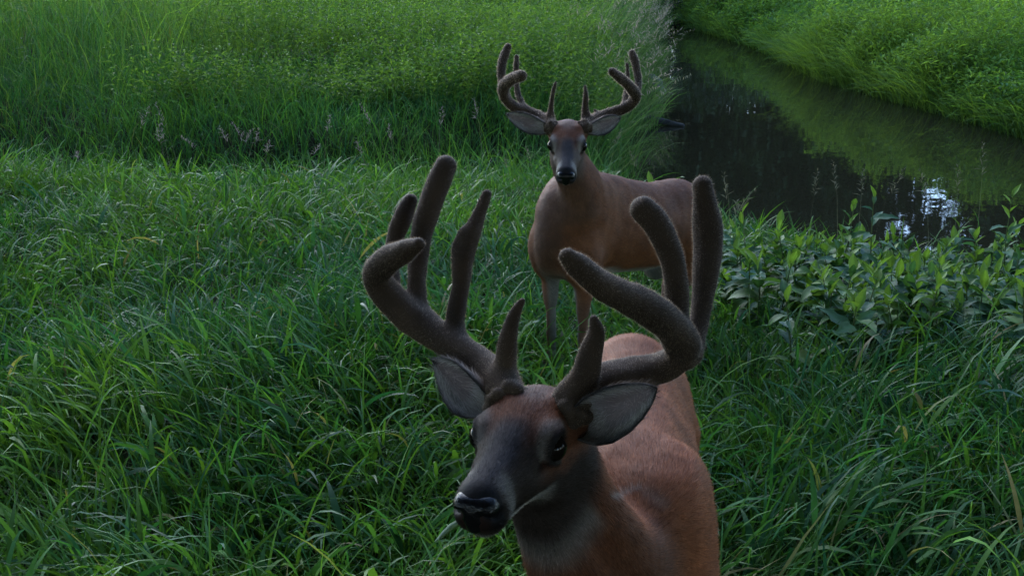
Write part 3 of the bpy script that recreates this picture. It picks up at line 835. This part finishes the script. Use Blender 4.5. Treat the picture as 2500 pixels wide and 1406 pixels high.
# ---- near sward: tangled broad blades
def near_grass():
    parts = []
    nc = 5000
    cx, cy = wedge(nc, 2.2, 10.6, 1.3, power=1.35)
    keep = (stream_sd(cx, cy) > .25) & (cy < 9.5 + 1.9 * (noise2(cx, cx * 0 + 7, 1.6) - .25))
    cx, cy = cx[keep], cy[keep]
    nc = len(cx)
    caz = 2 * math.pi * 1.7 * noise2(cx, cy, 1.5) + rng.normal(0, .7, nc)
    ch = rng.uniform(.6, 1.35, nc) * (.60 + .85 * noise2(cx + 40, cy, 1.1))
    ch = ch * (1 - .45 * sstep(1.0, 1.6, cx) * sstep(4.9, 5.8, cy) - .3 * sstep(-.6, .2, cx) * (1 - sstep(1.0, 1.6, cx)) * sstep(3.4, 4.2, cy))   # lower by the thicket and where the buck stands
    ctl = np.clip(noise2(cx + 12, cy + 60, 1.3) * 1.3 - .5, 0, .8) + np.abs(rng.normal(0, .1, nc))
    cyel = np.clip(noise2(cx + 9, cy + 3, .9) * 1.5 - .50 + .30 * sstep(4.0, 7.5, cy) + rng.normal(0, .18, nc), 0, 1)
    per = 15
    i = np.repeat(np.arange(nc), per); n = len(i)
    spread = .055 + .012 * cy[i]
    x = cx[i] + rng.normal(0, 1, n) * spread; y = cy[i] + rng.normal(0, 1, n) * spread
    az = caz[i] + rng.normal(0, 1.15, n)
    L = ch[i] * rng.gamma(8, .038, n)
    L = np.clip(L, .10, .55)
    Wd = (rng.gamma(6, .0015, n) * (1 + .03 * y) + .002) * rng.uniform(.7, 1.35, nc)[i]
    tilt = np.abs(rng.normal(.12, .22, n)) + ctl[i]; curl = np.clip(rng.normal(1.0, .6, n), .1, 2.9)
    T = mixc(GREENS['mid'], GREENS['yel'], np.clip(cyel[i] + rng.normal(0, .22, n), 0, 1))
    T = mixc(T, GREENS['blu'], np.clip(rng.normal(.35, .3, n), 0, 1) * (1 - .6 * cyel[i]))
    T = mixc(T, GREENS['straw'], (rng.random(n) < .022) * rng.uniform(.4, .9, n))
    T *= rng.uniform(.6, 1.35, n)[:, None] * rng.uniform(.75, 1.25, nc)[i][:, None]
    z = ground(x, y) - .02
    side = np.arange(n) % 15 < 10                                   # leaf blades borne part way up the stems
    z = z + np.where(side, rng.uniform(.02, .21, n) * ch[i], 0)
    L = np.where(side, np.clip(L * rng.uniform(.45, .8, n), .09, .28), L)
    tilt = np.where(side, rng.uniform(.25, .95, n), tilt); curl = np.where(side, rng.uniform(.5, 1.7, n), curl)
    Wd = np.where(side, Wd * .98, Wd * .8)
    parts.append(blades(np.stack([x, y, z], 1), L, Wd, az, tilt, curl, T, 4))
    # low undergrowth filling the sward
    n = 38000
    x, y = wedge(n, 2.0, 10.8, 1.4, power=1.3)
    k = stream_sd(x, y) > .2; x, y = x[k], y[k]; n = len(x)
    T = mixc(GREENS['mid'], GREENS['yel'], rng.uniform(.0, .6, n)) * rng.uniform(.6, 1.25, n)[:, None]
    parts.append(blades(np.stack([x, y, ground(x, y) - .02], 1), rng.uniform(.12, .32, n), rng.uniform(.005, .012, n) * (1 + .04 * y), rng.uniform(0, 6.28, n), rng.uniform(.1, .7, n), rng.uniform(.3, 1.6, n), T, 3))
    # a few tall strong blades
    n = 900
    x, y = wedge(n, 2.6, 10, .8, power=1.3)
    k = stream_sd(x, y) > .3; x, y = x[k], y[k]; n = len(x)
    T = mixc(GREENS['mid'], GREENS['yel'], rng.uniform(0, .8, n)) * rng.uniform(.7, 1.25, n)[:, None]
    parts.append(blades(np.stack([x, y, ground(x, y) - .02], 1), rng.uniform(.35, .6, n), rng.uniform(.008, .014, n), rng.uniform(0, 6.28, n), rng.uniform(.05, .35, n), rng.uniform(.6, 1.6, n), T, 7))
    V, Fq, C = join(parts)
    tag(link('meadow_grass', mesh_np('meadow_grass', V, Fq, 4, C), M_GRASS), 'tangled short green grass around the bucks', 'grass', kind='stuff')
near_grass()

# ---- meadow beyond the ditch: tall grass and leafy weeds
def far_meadow():
    parts = []
    n = 46000
    x, y = wedge(n, 9.9, 46, 2.0, power=2.0)
    sd = stream_sd(x, y)
    left = x < np.interp(y, LB[::-1, 1], LB[::-1, 0]) + .3
    k = (sd > .02) & left; x, y, sd = x[k], y[k], sd[k]; n = len(x)
    z = ground(x, y, sd)
    lod = y / 14.0
    patch = noise2(x, y, 3.1); p2 = noise2(x + 31, y + 17, 1.2)
    tall = sstep(10.6, 16.0, y + 2.5 * (noise2(x, y, 2.6) - .5))
    L = (.36 + .14 * tall + 1.0 * tall * noise2(x + 5, y * .8 + 8, 3.0) ** 1.6) * rng.uniform(.6, 1.25, n) * (.8 + .4 * p2)
    yel = np.clip(.25 + 1.1 * (patch - .4) + .35 * sstep(12, 22, y) + rng.normal(0, .2, n), 0, 1)
    T = mixc((.045, .112, .028), (.165, .255, .048), yel)
    T = mixc(T, GREENS['blu'], np.clip(rng.normal(.15, .2, n), 0, 1))
    T = mixc(T, GREENS['straw'], (rng.random(n) < .03) * rng.uniform(.2, .6, n))
    T *= rng.uniform(.7, 1.3, n)[:, None] * (.7 + .6 * noise2(x + 80, y + 2, 1.7))[:, None]
    parts.append(blades(np.stack([x, y, z - .03], 1), L, rng.uniform(.007, .013, n) * (.7 + .55 * lod), rng.uniform(0, 6.28, n), np.abs(rng.normal(.15, .18, n)), np.abs(rng.normal(1.3, .6, n)), T, 3))
    # lush growth on both slopes of the ditch
    n = 30000
    y = rng.uniform(9.6, 15.5, n); x = rng.uniform(-1, 1, n) * (.50 * y + 1.8)
    k = (x < np.interp(y, LB[::-1, 1], LB[::-1, 0]) - .1) & (x < .50 * y + 1.5); x, y = x[k], y[k]; n = len(x)
    z = ground(x, y); pt = noise2(x, y, 1.4)
    T = mixc(GREENS['mid'], GREENS['yel'], np.clip(1.2 * (pt - .45) + rng.normal(.12, .22, n), 0, 1)); T = mixc(T, GREENS['blu'], np.clip(rng.normal(.25, .25, n), 0, 1))
    T *= rng.uniform(.65, 1.3, n)[:, None]
    parts.append(blades(np.stack([x, y, z - .03], 1), rng.uniform(.30, .62, n) * (.65 + .7 * pt), rng.uniform(.007, .014, n), rng.uniform(0, 6.28, n), np.abs(rng.normal(.2, .25, n)), np.abs(rng.normal(1.3, .6, n)), T, 4))
    # leafy weeds: stems carrying small pointed leaves
    ns = 26000
    x, y = wedge(ns, 12.6, 46, 2.0, power=2.0)
    sd = stream_sd(x, y)
    left = x < np.interp(y, LB[::-1, 1], LB[::-1, 0]) + .2
    wd = noise2(x + 70, y + 5, 2.4) + .25 * noise2(x, y + 50, .8)
    k = (sd > .12) & left & (wd + rng.normal(0, .08, ns) > .56); x, y, sd = x[k], y[k], sd[k]; ns = len(x)
    z = ground(x, y, sd); hh = rng.uniform(.75, 1.15, ns) * (.36 + .95 * noise2(x + 5, y * .8 + 8, 3.0) ** 1.6 + .2 * noise2(x, y, .9)); lod = y / 14
    m = 13
    i = np.repeat(np.arange(ns), m); j = np.tile(np.arange(m), ns)
    f = .25 + .75 * (j + rng.random(ns * m) * .7) / m
    lx = rng.normal(0, .03, ns)[i] * f; ly = rng.normal(0, .03, ns)[i] * f
    root = np.stack([x[i] + lx, y[i] + ly, z[i] + hh[i] * f], 1)
    T = mixc((.045, .112, .028), (.155, .245, .048), np.clip(rng.normal(.5, .28, ns), 0, 1)); T = mixc(T, GREENS['dark'], np.clip(rng.normal(.12, .22, ns), 0, 1))
    parts.append(leaves(root, (rng.uniform(.07, .12, ns)[i]) * (.75 + .4 * lod[i]) * (1.15 - .5 * f), rng.uniform(.022, .036, ns)[i] * (.75 + .45 * lod[i]) * (1.2 - .4 * f), j * 2.4 + rng.uniform(0, 6, ns)[i], rng.normal(.45, .3, ns * m), T[i] * rng.uniform(.75, 1.25, ns * m)[:, None]))
    V, Fq, C = join(parts)
    tag(link('meadow_weeds', mesh_np('meadow_weeds', V, Fq, 4, C), M_MEADOW), 'tall meadow grass and weeds beyond the ditch', 'meadow', kind='stuff')
far_meadow()

# ---- tall pale seeding grass along the left bank
def seed_panicles(x, y, z, H, lean_az, lean, tint_stem, tint_seed, m=9, size=1.0):
    n = len(x)
    parts = [blades(np.stack([x, y, z], 1), H, np.full(n, .0035) * size, lean_az, lean * .3, lean * 1.2, tint_stem, 4)]
    d = np.stack([np.cos(lean_az), np.sin(lean_az)], 1)
    # follow the same arc to find the head
    p = np.stack([x, y, z], 1); seg = 8; pts = [p]
    for s in range(seg):
        th = lean * .3 + lean * 1.2 * ((s + .5) / seg) ** 1.2
        p = p + np.stack([np.sin(th) * d[:, 0], np.sin(th) * d[:, 1], np.cos(th)], 1) * (H / seg)[:, None]; pts.append(p)
    pts = np.array(pts)
    i = np.repeat(np.arange(n), m); j = np.tile(np.arange(m), n)
    f = .80 + .20 * j / (m - 1); fi = f * seg; a = np.minimum(fi.astype(int), seg - 1); t = (fi - a)[:, None]
    root = pts[a, i] * (1 - t) + pts[a + 1, i] * t
    az = rng.uniform(0, 6.28, n * m)
    parts.append(leaves(root, rng.uniform(.04, .075, n * m) * size * (1.25 - .7 * j / m), np.full(n * m, .009) * size, az, rng.normal(.75, .3, n * m), tint_seed[i] * rng.uniform(.75, 1.25, n * m)[:, None], .1))
    return parts
def bank_grass():
    parts = []
    n = 9000
    tt = rng.random(n) ** .8
    y = 11.2 + tt * 28
    ex = np.interp(y, LB[::-1, 1], LB[::-1, 0])
    off = np.abs(rng.normal(0, .55, n))
    x = ex + .55 * (noise2(y, y * 0 + 3, 1.5) - .45) - off + rng.normal(0, .05, n)
    z = ground(x, y)
    lod = y / 14
    out = np.where(rng.random(n) < .4, rng.normal(-.2, .8, n), rng.uniform(0, 6.28, n))
    T = mixc(GREENS['mid'], GREENS['yel'], np.clip(rng.normal(.45, .3, n), 0, 1)); T = mixc(T, GREENS['straw'], np.clip(rng.normal(.05, .12, n), 0, .5))
    parts.append(blades(np.stack([x, y, z - .02], 1), rng.uniform(.35, .95, n) * (.6 + .8 * noise2(x, y, 1.1)), rng.uniform(.008, .014, n) * (.7 + .5 * lod), out, rng.uniform(.1, .45, n), rng.uniform(.5, 1.8, n), T * rng.uniform(.7, 1.3, n)[:, None], 4))
    n = 330
    y = 13 + rng.random(n) ** .8 * 27; ex = np.interp(y, LB[::-1, 1], LB[::-1, 0])
    x = ex + .1 - np.abs(rng.normal(0, .8, n)); z = ground(x, y)
    sd_t = mixc((.30, .24, .17), (.20, .20, .11), rng.random(n))
    parts += seed_panicles(x, y, z, rng.uniform(.95, 1.4, n), rng.normal(-.1, .7, n), rng.uniform(.25, .9, n), np.tile((.16, .16, .08), (n, 1)), sd_t, 9, 1.6)
    V, Fq, C = join(parts)
    tag(link('bank_grass', mesh_np('bank_grass', V, Fq, 4, C), M_SEED), 'pale seeding grass hanging over the left bank of the stream', 'grass', kind='stuff')
bank_grass()

# ---- mounded growth on the far bank
def far_bank():
    parts = []
    n = 40000
    y = 10.2 * (46 / 10.2) ** rng.random(n)
    ex = np.interp(y, RB[1:, 1], RB[1:, 0])
    x = ex + np.where(rng.random(n) < .16, rng.uniform(-.2, .5, n), np.minimum(rng.gamma(1.3, 2.6, n), 22) - .2)
    sd = stream_sd(x, y)
    k = (sd > -.3) & (np.abs(x) < .52 * y + 3); x, y, sd, ex = x[k], y[k], sd[k], ex[k]; n = len(x)
    z = np.maximum(ground(x, y, sd), WATER_Z - .05)
    lod = y / 16
    mound = noise2(x + 3, y * .8, 2.2); m2 = noise2(x + 13, y + 9, .8)
    L = (.45 + .85 * mound) * rng.uniform(.7, 1.15, n) * (.55 + .8 * m2)
    tow = np.exp(-sd / .7)                                        # lean out over the water at the edge
    az = np.where(rng.random(n) < tow * .8, math.pi + rng.normal(0, 1.1, n), rng.uniform(0, 6.28, n))
    T = mixc((.045, .112, .028), (.150, .235, .045), np.clip(.35 + .9 * (mound - .4) + rng.normal(0, .2, n), 0, 1))
    T = mixc(T, GREENS['blu'], np.clip(rng.normal(.1, .15, n), 0, 1)) * rng.uniform(.7, 1.3, n)[:, None]
    parts.append(blades(np.stack([x, y, z - .02], 1), L, rng.uniform(.008, .014, n) * (.7 + .6 * lod), az, np.abs(rng.normal(.15, .2, n)) + tow * .2, rng.uniform(.4, 1.7, n) + tow * .2, T, 4))
    ns = 85000
    i = rng.integers(0, n, ns)
    f = rng.uniform(.5, 1.08, ns)
    root = np.stack([x[i] + rng.normal(0, .08, ns), y[i] + rng.normal(0, .08, ns), z[i] + L[i] * f * .9], 1)
    parts.append(leaves(root, rng.uniform(.06, .13, ns) * (.8 + .5 * lod[i]), rng.uniform(.018, .036, ns) * (.8 + .5 * lod[i]), rng.uniform(0, 6.28, ns), rng.normal(.35, .45, ns), T[i] * rng.uniform(.8, 1.35, ns)[:, None]))
    V, Fq, C = join(parts)
    tag(link('bank_growth', mesh_np('bank_growth', V, Fq, 4, C), M_MEADOW), 'mounded yellow green growth on the far bank of the stream', 'vegetation', kind='stuff')
far_bank()

# ------------------------------------------------------------------ single plants
def tube(pts, rad, n=6):
    pts = np.asarray(pts, float); m = len(pts)
    tan = np.gradient(pts, axis=0); tan = unit(tan)
    ref = np.array([.31, .95, .05]); u = unit(np.cross(tan, ref)); v = np.cross(tan, u)
    a = np.arange(n) * 2 * math.pi / n
    V = pts[:, None] + (u[:, None] * np.cos(a)[None, :, None] + v[:, None] * np.sin(a)[None, :, None]) * np.asarray(rad)[:, None, None]
    i = np.arange(m * n).reshape(m, n)
    Fq = np.stack([i[:-1], np.roll(i, -1, 1)[:-1], np.roll(i, -1, 1)[1:], i[1:]], -1).reshape(-1, 4)
    return V.reshape(-1, 3), Fq
def leaf_mesh(name, L, W, droop, fold, wav, c):
    """broad pointed leaf along +X, stalk at the origin"""
    nu, half = 8, 2
    t = np.linspace(0, 1, nu)
    prof = np.interp(t, [0, .06, .2, .4, .6, .8, .93, 1], [.05, .10, .72, 1.0, .88, .52, .2, .0]) * W * .5
    ang = -droop * t ** 1.3
    cx_ = np.concatenate([[0], np.cumsum(np.cos(ang[1:]) * L / (nu - 1))]); cz = np.concatenate([[0], np.cumsum(np.sin(ang[1:]) * L / (nu - 1))])
    V = []
    for k in range(nu):
        for s in (-1, -.5, 0, .5, 1):
            yy = s * prof[k]
            zz = cz[k] + abs(s) * prof[k] * fold + wav * math.sin(k * 2.1 + s * 3) * prof[k] * abs(s)
            V.append((cx_[k], yy, zz))
    i = np.arange(nu * 5).reshape(nu, 5)
    Fq = np.stack([i[:-1, :-1], i[1:, :-1], i[1:, 1:], i[:-1, 1:]], -1).reshape(-1, 4)
    C = np.tile(np.asarray(c), (nu * 5, 1)); C[2::5] *= 1.35
    me = mesh_np(name, np.array(V), Fq, 4, C)
    me.materials.append(M_LEAF)
    return me
LEAFS = []
for k in range(9):
    c = [(.045, .105, .035), (.035, .09, .045), (.07, .13, .03), (.05, .11, .05), (.03, .075, .03), (.06, .12, .04), (.04, .10, .06), (.085, .15, .03), (.05, .10, .03)][k]
    c = tuple(v * .95 for v in c)
    LEAFS.append(leaf_mesh('leaf', .15, .058 + .006 * (k % 3), rng.uniform(.3, 1.3), rng.uniform(.1, .5), rng.uniform(.05, .25), c))
YOUNG = leaf_mesh('leaf', .15, .06, .1, .5, .1, (.11, .19, .04))
STEMS = []
for k in range(3):
    pts = np.array([(0, 0, 0), (.01 * k, .008, .3), (.02, .012 * k, .65), (.025, .0, 1.0)])
    V, Fq = tube(pts, [.0055, .0048, .0038, .002], 5)
    me = mesh_np('stem', V, Fq, 4, np.tile((.09, .12, .05), (len(V), 1))); me.materials.append(M_LEAF); STEMS.append(me)
def broad_plant(x, y, H, nl, label, group, lscale=1.0, young=3, hue=None, z=None):
    z = float(ground(np.array([x]), np.array([y]))[0]) - .02 if z is None else z
    root = empty('broad_leaved_weed', (x, y, z), random.uniform(0, 6.28))
    tag(root, label, 'weed', group)
    lean = (random.gauss(0, .10), random.gauss(0, .10), 0)
    root.rotation_euler = (lean[0], lean[1], random.uniform(0, 6.28))
    k = random.randrange(3)
    st = link('stem', STEMS[k], None, root); st.scale = (1, 1, H)
    for j in range(nl):
        f = .22 + .78 * (j + random.random() * .5) / nl
        a = (j // 2) * 1.57 + (j % 2) * math.pi + random.gauss(0, .3)
        top = j >= nl - young
        lf = link('leaf', YOUNG if top and random.random() < .6 else random.choice(LEAFS if hue is None else [LEAFS[q] for q in hue]), None, root)
        sx = .02 * f
        lf.location = (sx, 0, H * min(f, 1.0))
        el = random.gauss(1.05, .2) if top else random.gauss(.42, .25)
        lf.rotation_euler = (random.gauss(0, .25), -el, a)
        s = lscale * random.uniform(.75, 1.2) * (.62 if top else 1.0 - .25 * abs(f - .55))
        lf.scale = (s, s * random.uniform(.85, 1.15), s)
    return root
TH = 'broad leaved weeds massed along the near stream bank'
random.seed(21)
cnt = 0
while cnt < 165:
    d = random.uniform(4.6, 7.6); px_ = random.uniform(1775, 2640)
    x = (px_ - CX) / FPX * d; y = d * .98 + random.uniform(-.15, .15)
    lim = 5.35 - .0006 * (px_ - 1900) + .35 * math.sin(px_ * .011)
    if y < lim and random.random() < .8: continue
    if float(stream_sd(np.array([x]), np.array([y]))[0]) < .45: continue
    H = random.uniform(.26, .50)
    broad_plant(x, y, H, random.choice((14, 16, 18)), 'green broad leaved weed among the thicket on the near stream bank', TH, random.uniform(.85, 1.25))
    cnt += 1
for (X, Y, d, H, lab, hue, young) in (
        (2150, 440, 6.6, .80, 'tallest blue green weed rising above the thicket against the dark water', (1, 3, 6), 3),
        (2050, 458, 6.9, .78, 'tall weed with upright pointed top leaves left of the tallest one', (0, 2, 5), 4),
        (2486, 445, 6.7, .84, 'tall leafy weed at the right edge of the picture', (0, 3, 5), 4),
        (1608, 425, 6.4, .74, 'yellow green weed just above the back of the standing buck', (2, 7), 5),
        (1682, 420, 6.5, .76, 'narrow leaved weed beside the yellow green one behind the buck', (0, 5), 4),
        (1840, 498, 6.3, .70, 'leafy weed with folded top leaves at the left end of the thicket', (3, 0), 4)):
    p = U(X, Y, d); zg = float(ground(p[:1], p[1:2])[0])
    broad_plant(p[0], p[1], max(.3, p[2] - zg - .02), 14, lab, None, 1.0, young, hue)

# ---- single seeding stalks that stand out of the grass
def stalk(X, Y, d, label, group, lean=.3, az=0.0, tint=(.30, .25, .21), size=1.0, minh=.35):
    tip = U(X, Y, d); zg = float(ground(tip[:1], tip[1:2])[0])
    H = max(minh, (tip[2] - zg) * 1.08)
    bx, by = tip[0] - math.cos(az) * lean * H * .45, tip[1] - math.sin(az) * lean * H * .45
    zg = float(ground(np.array([bx]), np.array([by]))[0])
    root = empty('grass_stalk', (bx, by, zg)); tag(root, label, 'grass stalk', group)
    one = lambda v: np.array([float(v)])
    ps = seed_panicles(one(0), one(0), one(0), one(H), one(az), one(lean), np.array([(.14, .15, .08)]), np.array([tint]), 20, size)
    V, Fq, C = ps[0]; link('stem', mesh_np('stem', V, Fq, 4, C), M_SEED, root)
    V, Fq, C = ps[1]; link('seed_head', mesh_np('seed_head', V, Fq, 3, C), M_SEED, root)
    n = 3
    V, Fq, C = blades(np.stack([np.zeros(n), np.zeros(n), np.array([.15, .3, .45]) * H], 1), np.full(n, .2), np.full(n, .007), rng.uniform(0, 6.28, n), np.full(n, .3), np.full(n, 1.0), np.tile(GREENS['mid'], (n, 1)) * 1.2, 4)
    link('leaf', mesh_np('leaf', V, Fq, 4, C), M_GRASS, root)
SG = 'pale seeding grass stalks in front of the dark ditch'
for X, Y, d in ((325, 262, 9.9), (402, 240, 10.0), (556, 275, 9.8), (480, 325, 9.6), (596, 310, 9.4), (622, 330, 9.5), (648, 338, 9.4), (585, 320, 9.6), (392, 330, 9.6), (192, 396, 9.0), (796, 300, 9.8), (915, 270, 10.0), (956, 325, 9.6), (1074, 288, 9.9), (1168, 272, 10.0), (884, 358, 9.4), (756, 352, 9.5), (400, 322, 9.7)):
    stalk(X, Y, d, 'pale seeding grass stalk standing against the dark ditch on the left', SG, rng.uniform(.15, .7), rng.uniform(0, 6.28), (.20, .17, .14), .9)
RG = 'thin seeding grass stalks over the weeds by the water'
for X, Y, d in ((1782, 440, 6.4), (1790, 470, 6.3), (1800, 455, 6.5), (1990, 432, 6.9), (2108, 425, 7.0), (2175, 415, 7.0), (2270, 430, 7.0), (2345, 420, 7.1), (2405, 375, 7.2), (2048, 420, 6.9), (1240, 395, 8.6), (1296, 372, 8.2), (1500, 330, 8.4), (1560, 372, 7.8)):
    stalk(X, Y, d, 'thin seeding grass stalk standing up against the stream', RG, rng.uniform(.15, .6), rng.uniform(0, 6.28), (.12, .12, .07), .75)

# ------------------------------------------------------------------ drift wood at the waterline
def driftwood():
    p = U(1640, 268, 16.7)
    root = empty('drift_log', (p[0] - .30, p[1], WATER_Z - .02)); root.rotation_euler = (0, 0, -.25); tag(root, 'grey drift log sticking out of the bank grass over the water', 'log')
    F = Field()
    F.chain([(-.55, .1, .16), (-.2, .03, .13), (.2, .0, .07), (.48, -.03, .03)], [.055, .052, .046, .030], .02, 4)
    F.chain([(-.1, .02, .14), (-.02, .06, .30)], [.03, .014], .03)
    V, Q = surface(F, .014); N = vnormals(V, Q)
    V += N * ((noise3(V * [.4, 1, 1], .03) - .5) * .03)[:, None]
    link('trunk', mesh_np('trunk', V, Q, 4), M_WOOD, root)
    p = U(1628, 190, 20.5)
    F = Field()
    F.ell((0, 0, .10), (.17, .2, .24), None, .05); F.ell((.10, -.05, -.02), (.16, .16, .12), None, .05); F.ell((-.05, .1, .26), (.08, .1, .16), None, .05)
    V, Q = surface(F, .02); N = vnormals(V, Q)
    V += N * ((noise3(V, .09) - .5) * .12)[:, None]
    o = link('stone', mesh_np('stone', V, Q, 4, smooth=False), M_STONE); o.location = (p[0] - .22, p[1], WATER_Z + .02); o.scale = (.8, .8, .7)
    tag(o, 'pale grey stone at the foot of the left bank', 'stone')
driftwood()

# ---- blade of grass in the near buck's mouth
def mouth_blade():
    a = TN[1] + TN[0] @ np.array((.158, -.022, -.047)); b = U(1062, 1322, 1.62)
    mid = (a + b) / 2 + np.array([0, 0, .008])
    V, Fq = tube(np.array([a, (a + mid) / 2 + [0, 0, .003], mid, (mid + b) / 2, b]), [.004, .0048, .0048, .004, .001], 4)
    tag(link('chewed_grass', mesh_np('chewed_grass', V, Fq, 4, np.tile((.20, .28, .20), (len(V), 1))), M_GRASS), 'single grass blade hanging from the mouth of the near buck', 'grass blade')
mouth_blade()

# ------------------------------------------------------------------ trees and shrubs
def crown_mesh(name, H, R, base, nclump, per, lsize, tint, seed):
    r = np.random.default_rng(seed)
    u = unit(r.normal(0, 1, (nclump, 3))) * (r.random((nclump, 1)) ** .45)
    cz = base + (H - base) * (.5 + .5 * u[:, 2])
    env = np.sin(np.clip((cz - base) / (H - base), .03, .97) * math.pi) ** .6
    cen = np.stack([u[:, 0] * R * env, u[:, 1] * R * env, cz], 1)
    cr = r.uniform(.10, .22, nclump) * R + .15
    i = np.repeat(np.arange(nclump), per); n = len(i)
    P = cen[i] + r.normal(0, .5, (n, 3)) * cr[i][:, None]
    T = np.asarray(tint) * r.uniform(.6, 1.4, nclump)[i][:, None] * r.uniform(.75, 1.25, n)[:, None]
    V, Fq, C = leaves(P, r.uniform(.7, 1.3, n) * lsize, r.uniform(.5, .9, n) * lsize * .8, r.uniform(0, 6.28, n), r.normal(-.2, .7, n), T)
    me = mesh_np(name, V, Fq, 3, C, smooth=False); me.materials.append(M_CROWN)
    return me, cen
def tree_meshes(H, R, base, seed, nclump=260, per=42, lsize=.40, tint=(.030, .055, .018)):
    cm, cen = crown_mesh('crown', H, R, base, nclump, per, lsize, tint, seed)
    r = np.random.default_rng(seed + 1)
    parts = []
    hs = np.linspace(0, 1, 7); tr = np.stack([np.cumsum(r.normal(0, .12, 7)), np.cumsum(r.normal(0, .12, 7)), hs * H * .86], 1)
    V, Fq = tube(tr, H * .022 * (1.15 - hs) + .02, 9); parts.append((V, Fq, np.ones((len(V), 3))))
    for c in cen[r.choice(len(cen), 16, False)]:
        f = np.clip(c[2] / (H * .86) - .18, .25, .9)
        a = np.array([np.interp(f, hs, tr[:, q]) for q in range(3)])
        m = (a + c) / 2 + [0, 0, -.3]
        V, Fq = tube(np.array([a, m, c]), np.array([.012, .008, .003]) * H * .6, 5); parts.append((V, Fq, np.ones((len(V), 3))))
    V, Fq, C = join(parts)
    tm = mesh_np('trunk', V, Fq, 4); tm.materials.append(M_BARK)
    return tm, cm
TREES = [tree_meshes(16, 4.2, 3.0, 100), tree_meshes(19, 4.6, 5.0, 200), tree_meshes(14, 3.8, 1.6, 300)]
def tree(x, y, k, s, rz, label, group):
    z = float(ground(np.array([x]), np.array([y]))[0])
    root = empty('broadleaf_tree', (x, y, z), rz); root.scale = (s, s, s)
    tag(root, label, 'tree', group)
    link('trunk', TREES[k][0], None, root); link('crown', TREES[k][1], None, root)
random.seed(5)
for (azd, dist, k, s) in ((1, 56, 0, 1.0), (4.6, 50, 1, 1.0), (7.6, 52, 0, 1.05), (10.8, 55, 2, 1.15), (13.6, 52, 0, 1.1), (16.9, 49, 2, 1.05), (18.7, 50, 2, .64), (24.3, 52, 2, .66), (20.9, 54, 2, .54), (6, 44, 2, .9), (12.2, 45, 2, .85), (8.7, 47, 2, .8), (14.9, 46, 2, .8), (25.5, 50, 2, 1.1), (28.5, 46, 1, 1.0), (33, 48, 2, 1.1), (38, 44, 0, 1.05), (3.2, 64, 1, 1.1), (9.2, 63, 1, 1.15), (15, 63, 1, 1.1), (28.5, 60, 1, 1.15), (31, 58, 0, 1.2)):
    a = math.radians(azd)
    tree(math.sin(a) * dist, math.cos(a) * dist, k, s, random.uniform(0, 6.28), 'dark broadleaf tree beyond the far bank, seen mirrored in the stream', 'trees mirrored in the stream')
for (x, y, k, s) in ((.1, -1.0, 0, 1.05), (-3.6, -1.2, 0, .95), (3.9, -1.4, 0, 1.0), (-3.4, -3.6, 2, .85), (2.6, -4.4, 2, .95), (-.4, -5.5, 2, .8), (0.3, -9, 1, 1.0), (-8, -4, 2, 1.0), (8.0, -4, 2, 1.0), (-12.5, -1.5, 0, 1.0), (13, -2, 2, 1.05), (-5.5, -10, 1, 1.0), (6, -10, 0, 1.1), (-11, 3.5, 2, 1.05), (-15, 8, 0, 1.1), (11.5, 1.5, 2, 1.05), (17, 4, 1, 1.1)):  # out-of-view trees, put in to block sky light and darken camera-facing sides
    tree(x, y, k, s, random.uniform(0, 6.28), 'unseen broadleaf tree added around the camera to shade the near grass', 'unseen trees added around the camera for shade')

def shrub(px_, py_, d, H, R, label, tint, seed):
    p = U(px_, py_, d)
    z = float(ground(p[:1], p[1:2])[0])
    root = empty('shrub', (p[0], p[1], z)); tag(root, label, 'shrub')
    cm, cen = crown_mesh('crown', H, R, .1, 60, 40, .13, tint, seed)
    link('crown', cm, None, root)
    r = np.random.default_rng(seed); parts = []
    for c in cen[:9]:
        V, Fq = tube(np.array([(r.normal(0, .08), r.normal(0, .08), -.05), c * [.5, .5, .5], c]), [.025, .016, .005], 5); parts.append((V, Fq, np.ones((len(V), 3))))
    V, Fq, C = join(parts); link('stem', mesh_np('stem', V, Fq, 4), M_BARK, root)
shrub(-10, 90, 27, 1.5, 1.5, 'dark bush at the top left corner of the meadow', (.02, .05, .02), 11)
shrub(1640, 30, 38, 2.6, 1.9, 'dark bush overhanging the far end of the stream', (.014, .032, .012), 12)
shrub(1745, 25, 36, 2.2, 1.9, 'rounded dark bush right of the far end of the stream', (.02, .042, .015), 13)
shrub(1595, 8, 44, 3.2, 2.2, 'dark bush at the top of the picture behind the bend of the stream', (.014, .032, .012), 15)
shrub(1690, 10, 42, 3.0, 2.2, 'dark bush at the top of the picture just left of the far bank', (.016, .036, .013), 16)
shrub(1850, 30, 33, 1.8, 1.3, 'bush on the far bank between the dark ones and the pale weeds', (.035, .07, .024), 14)
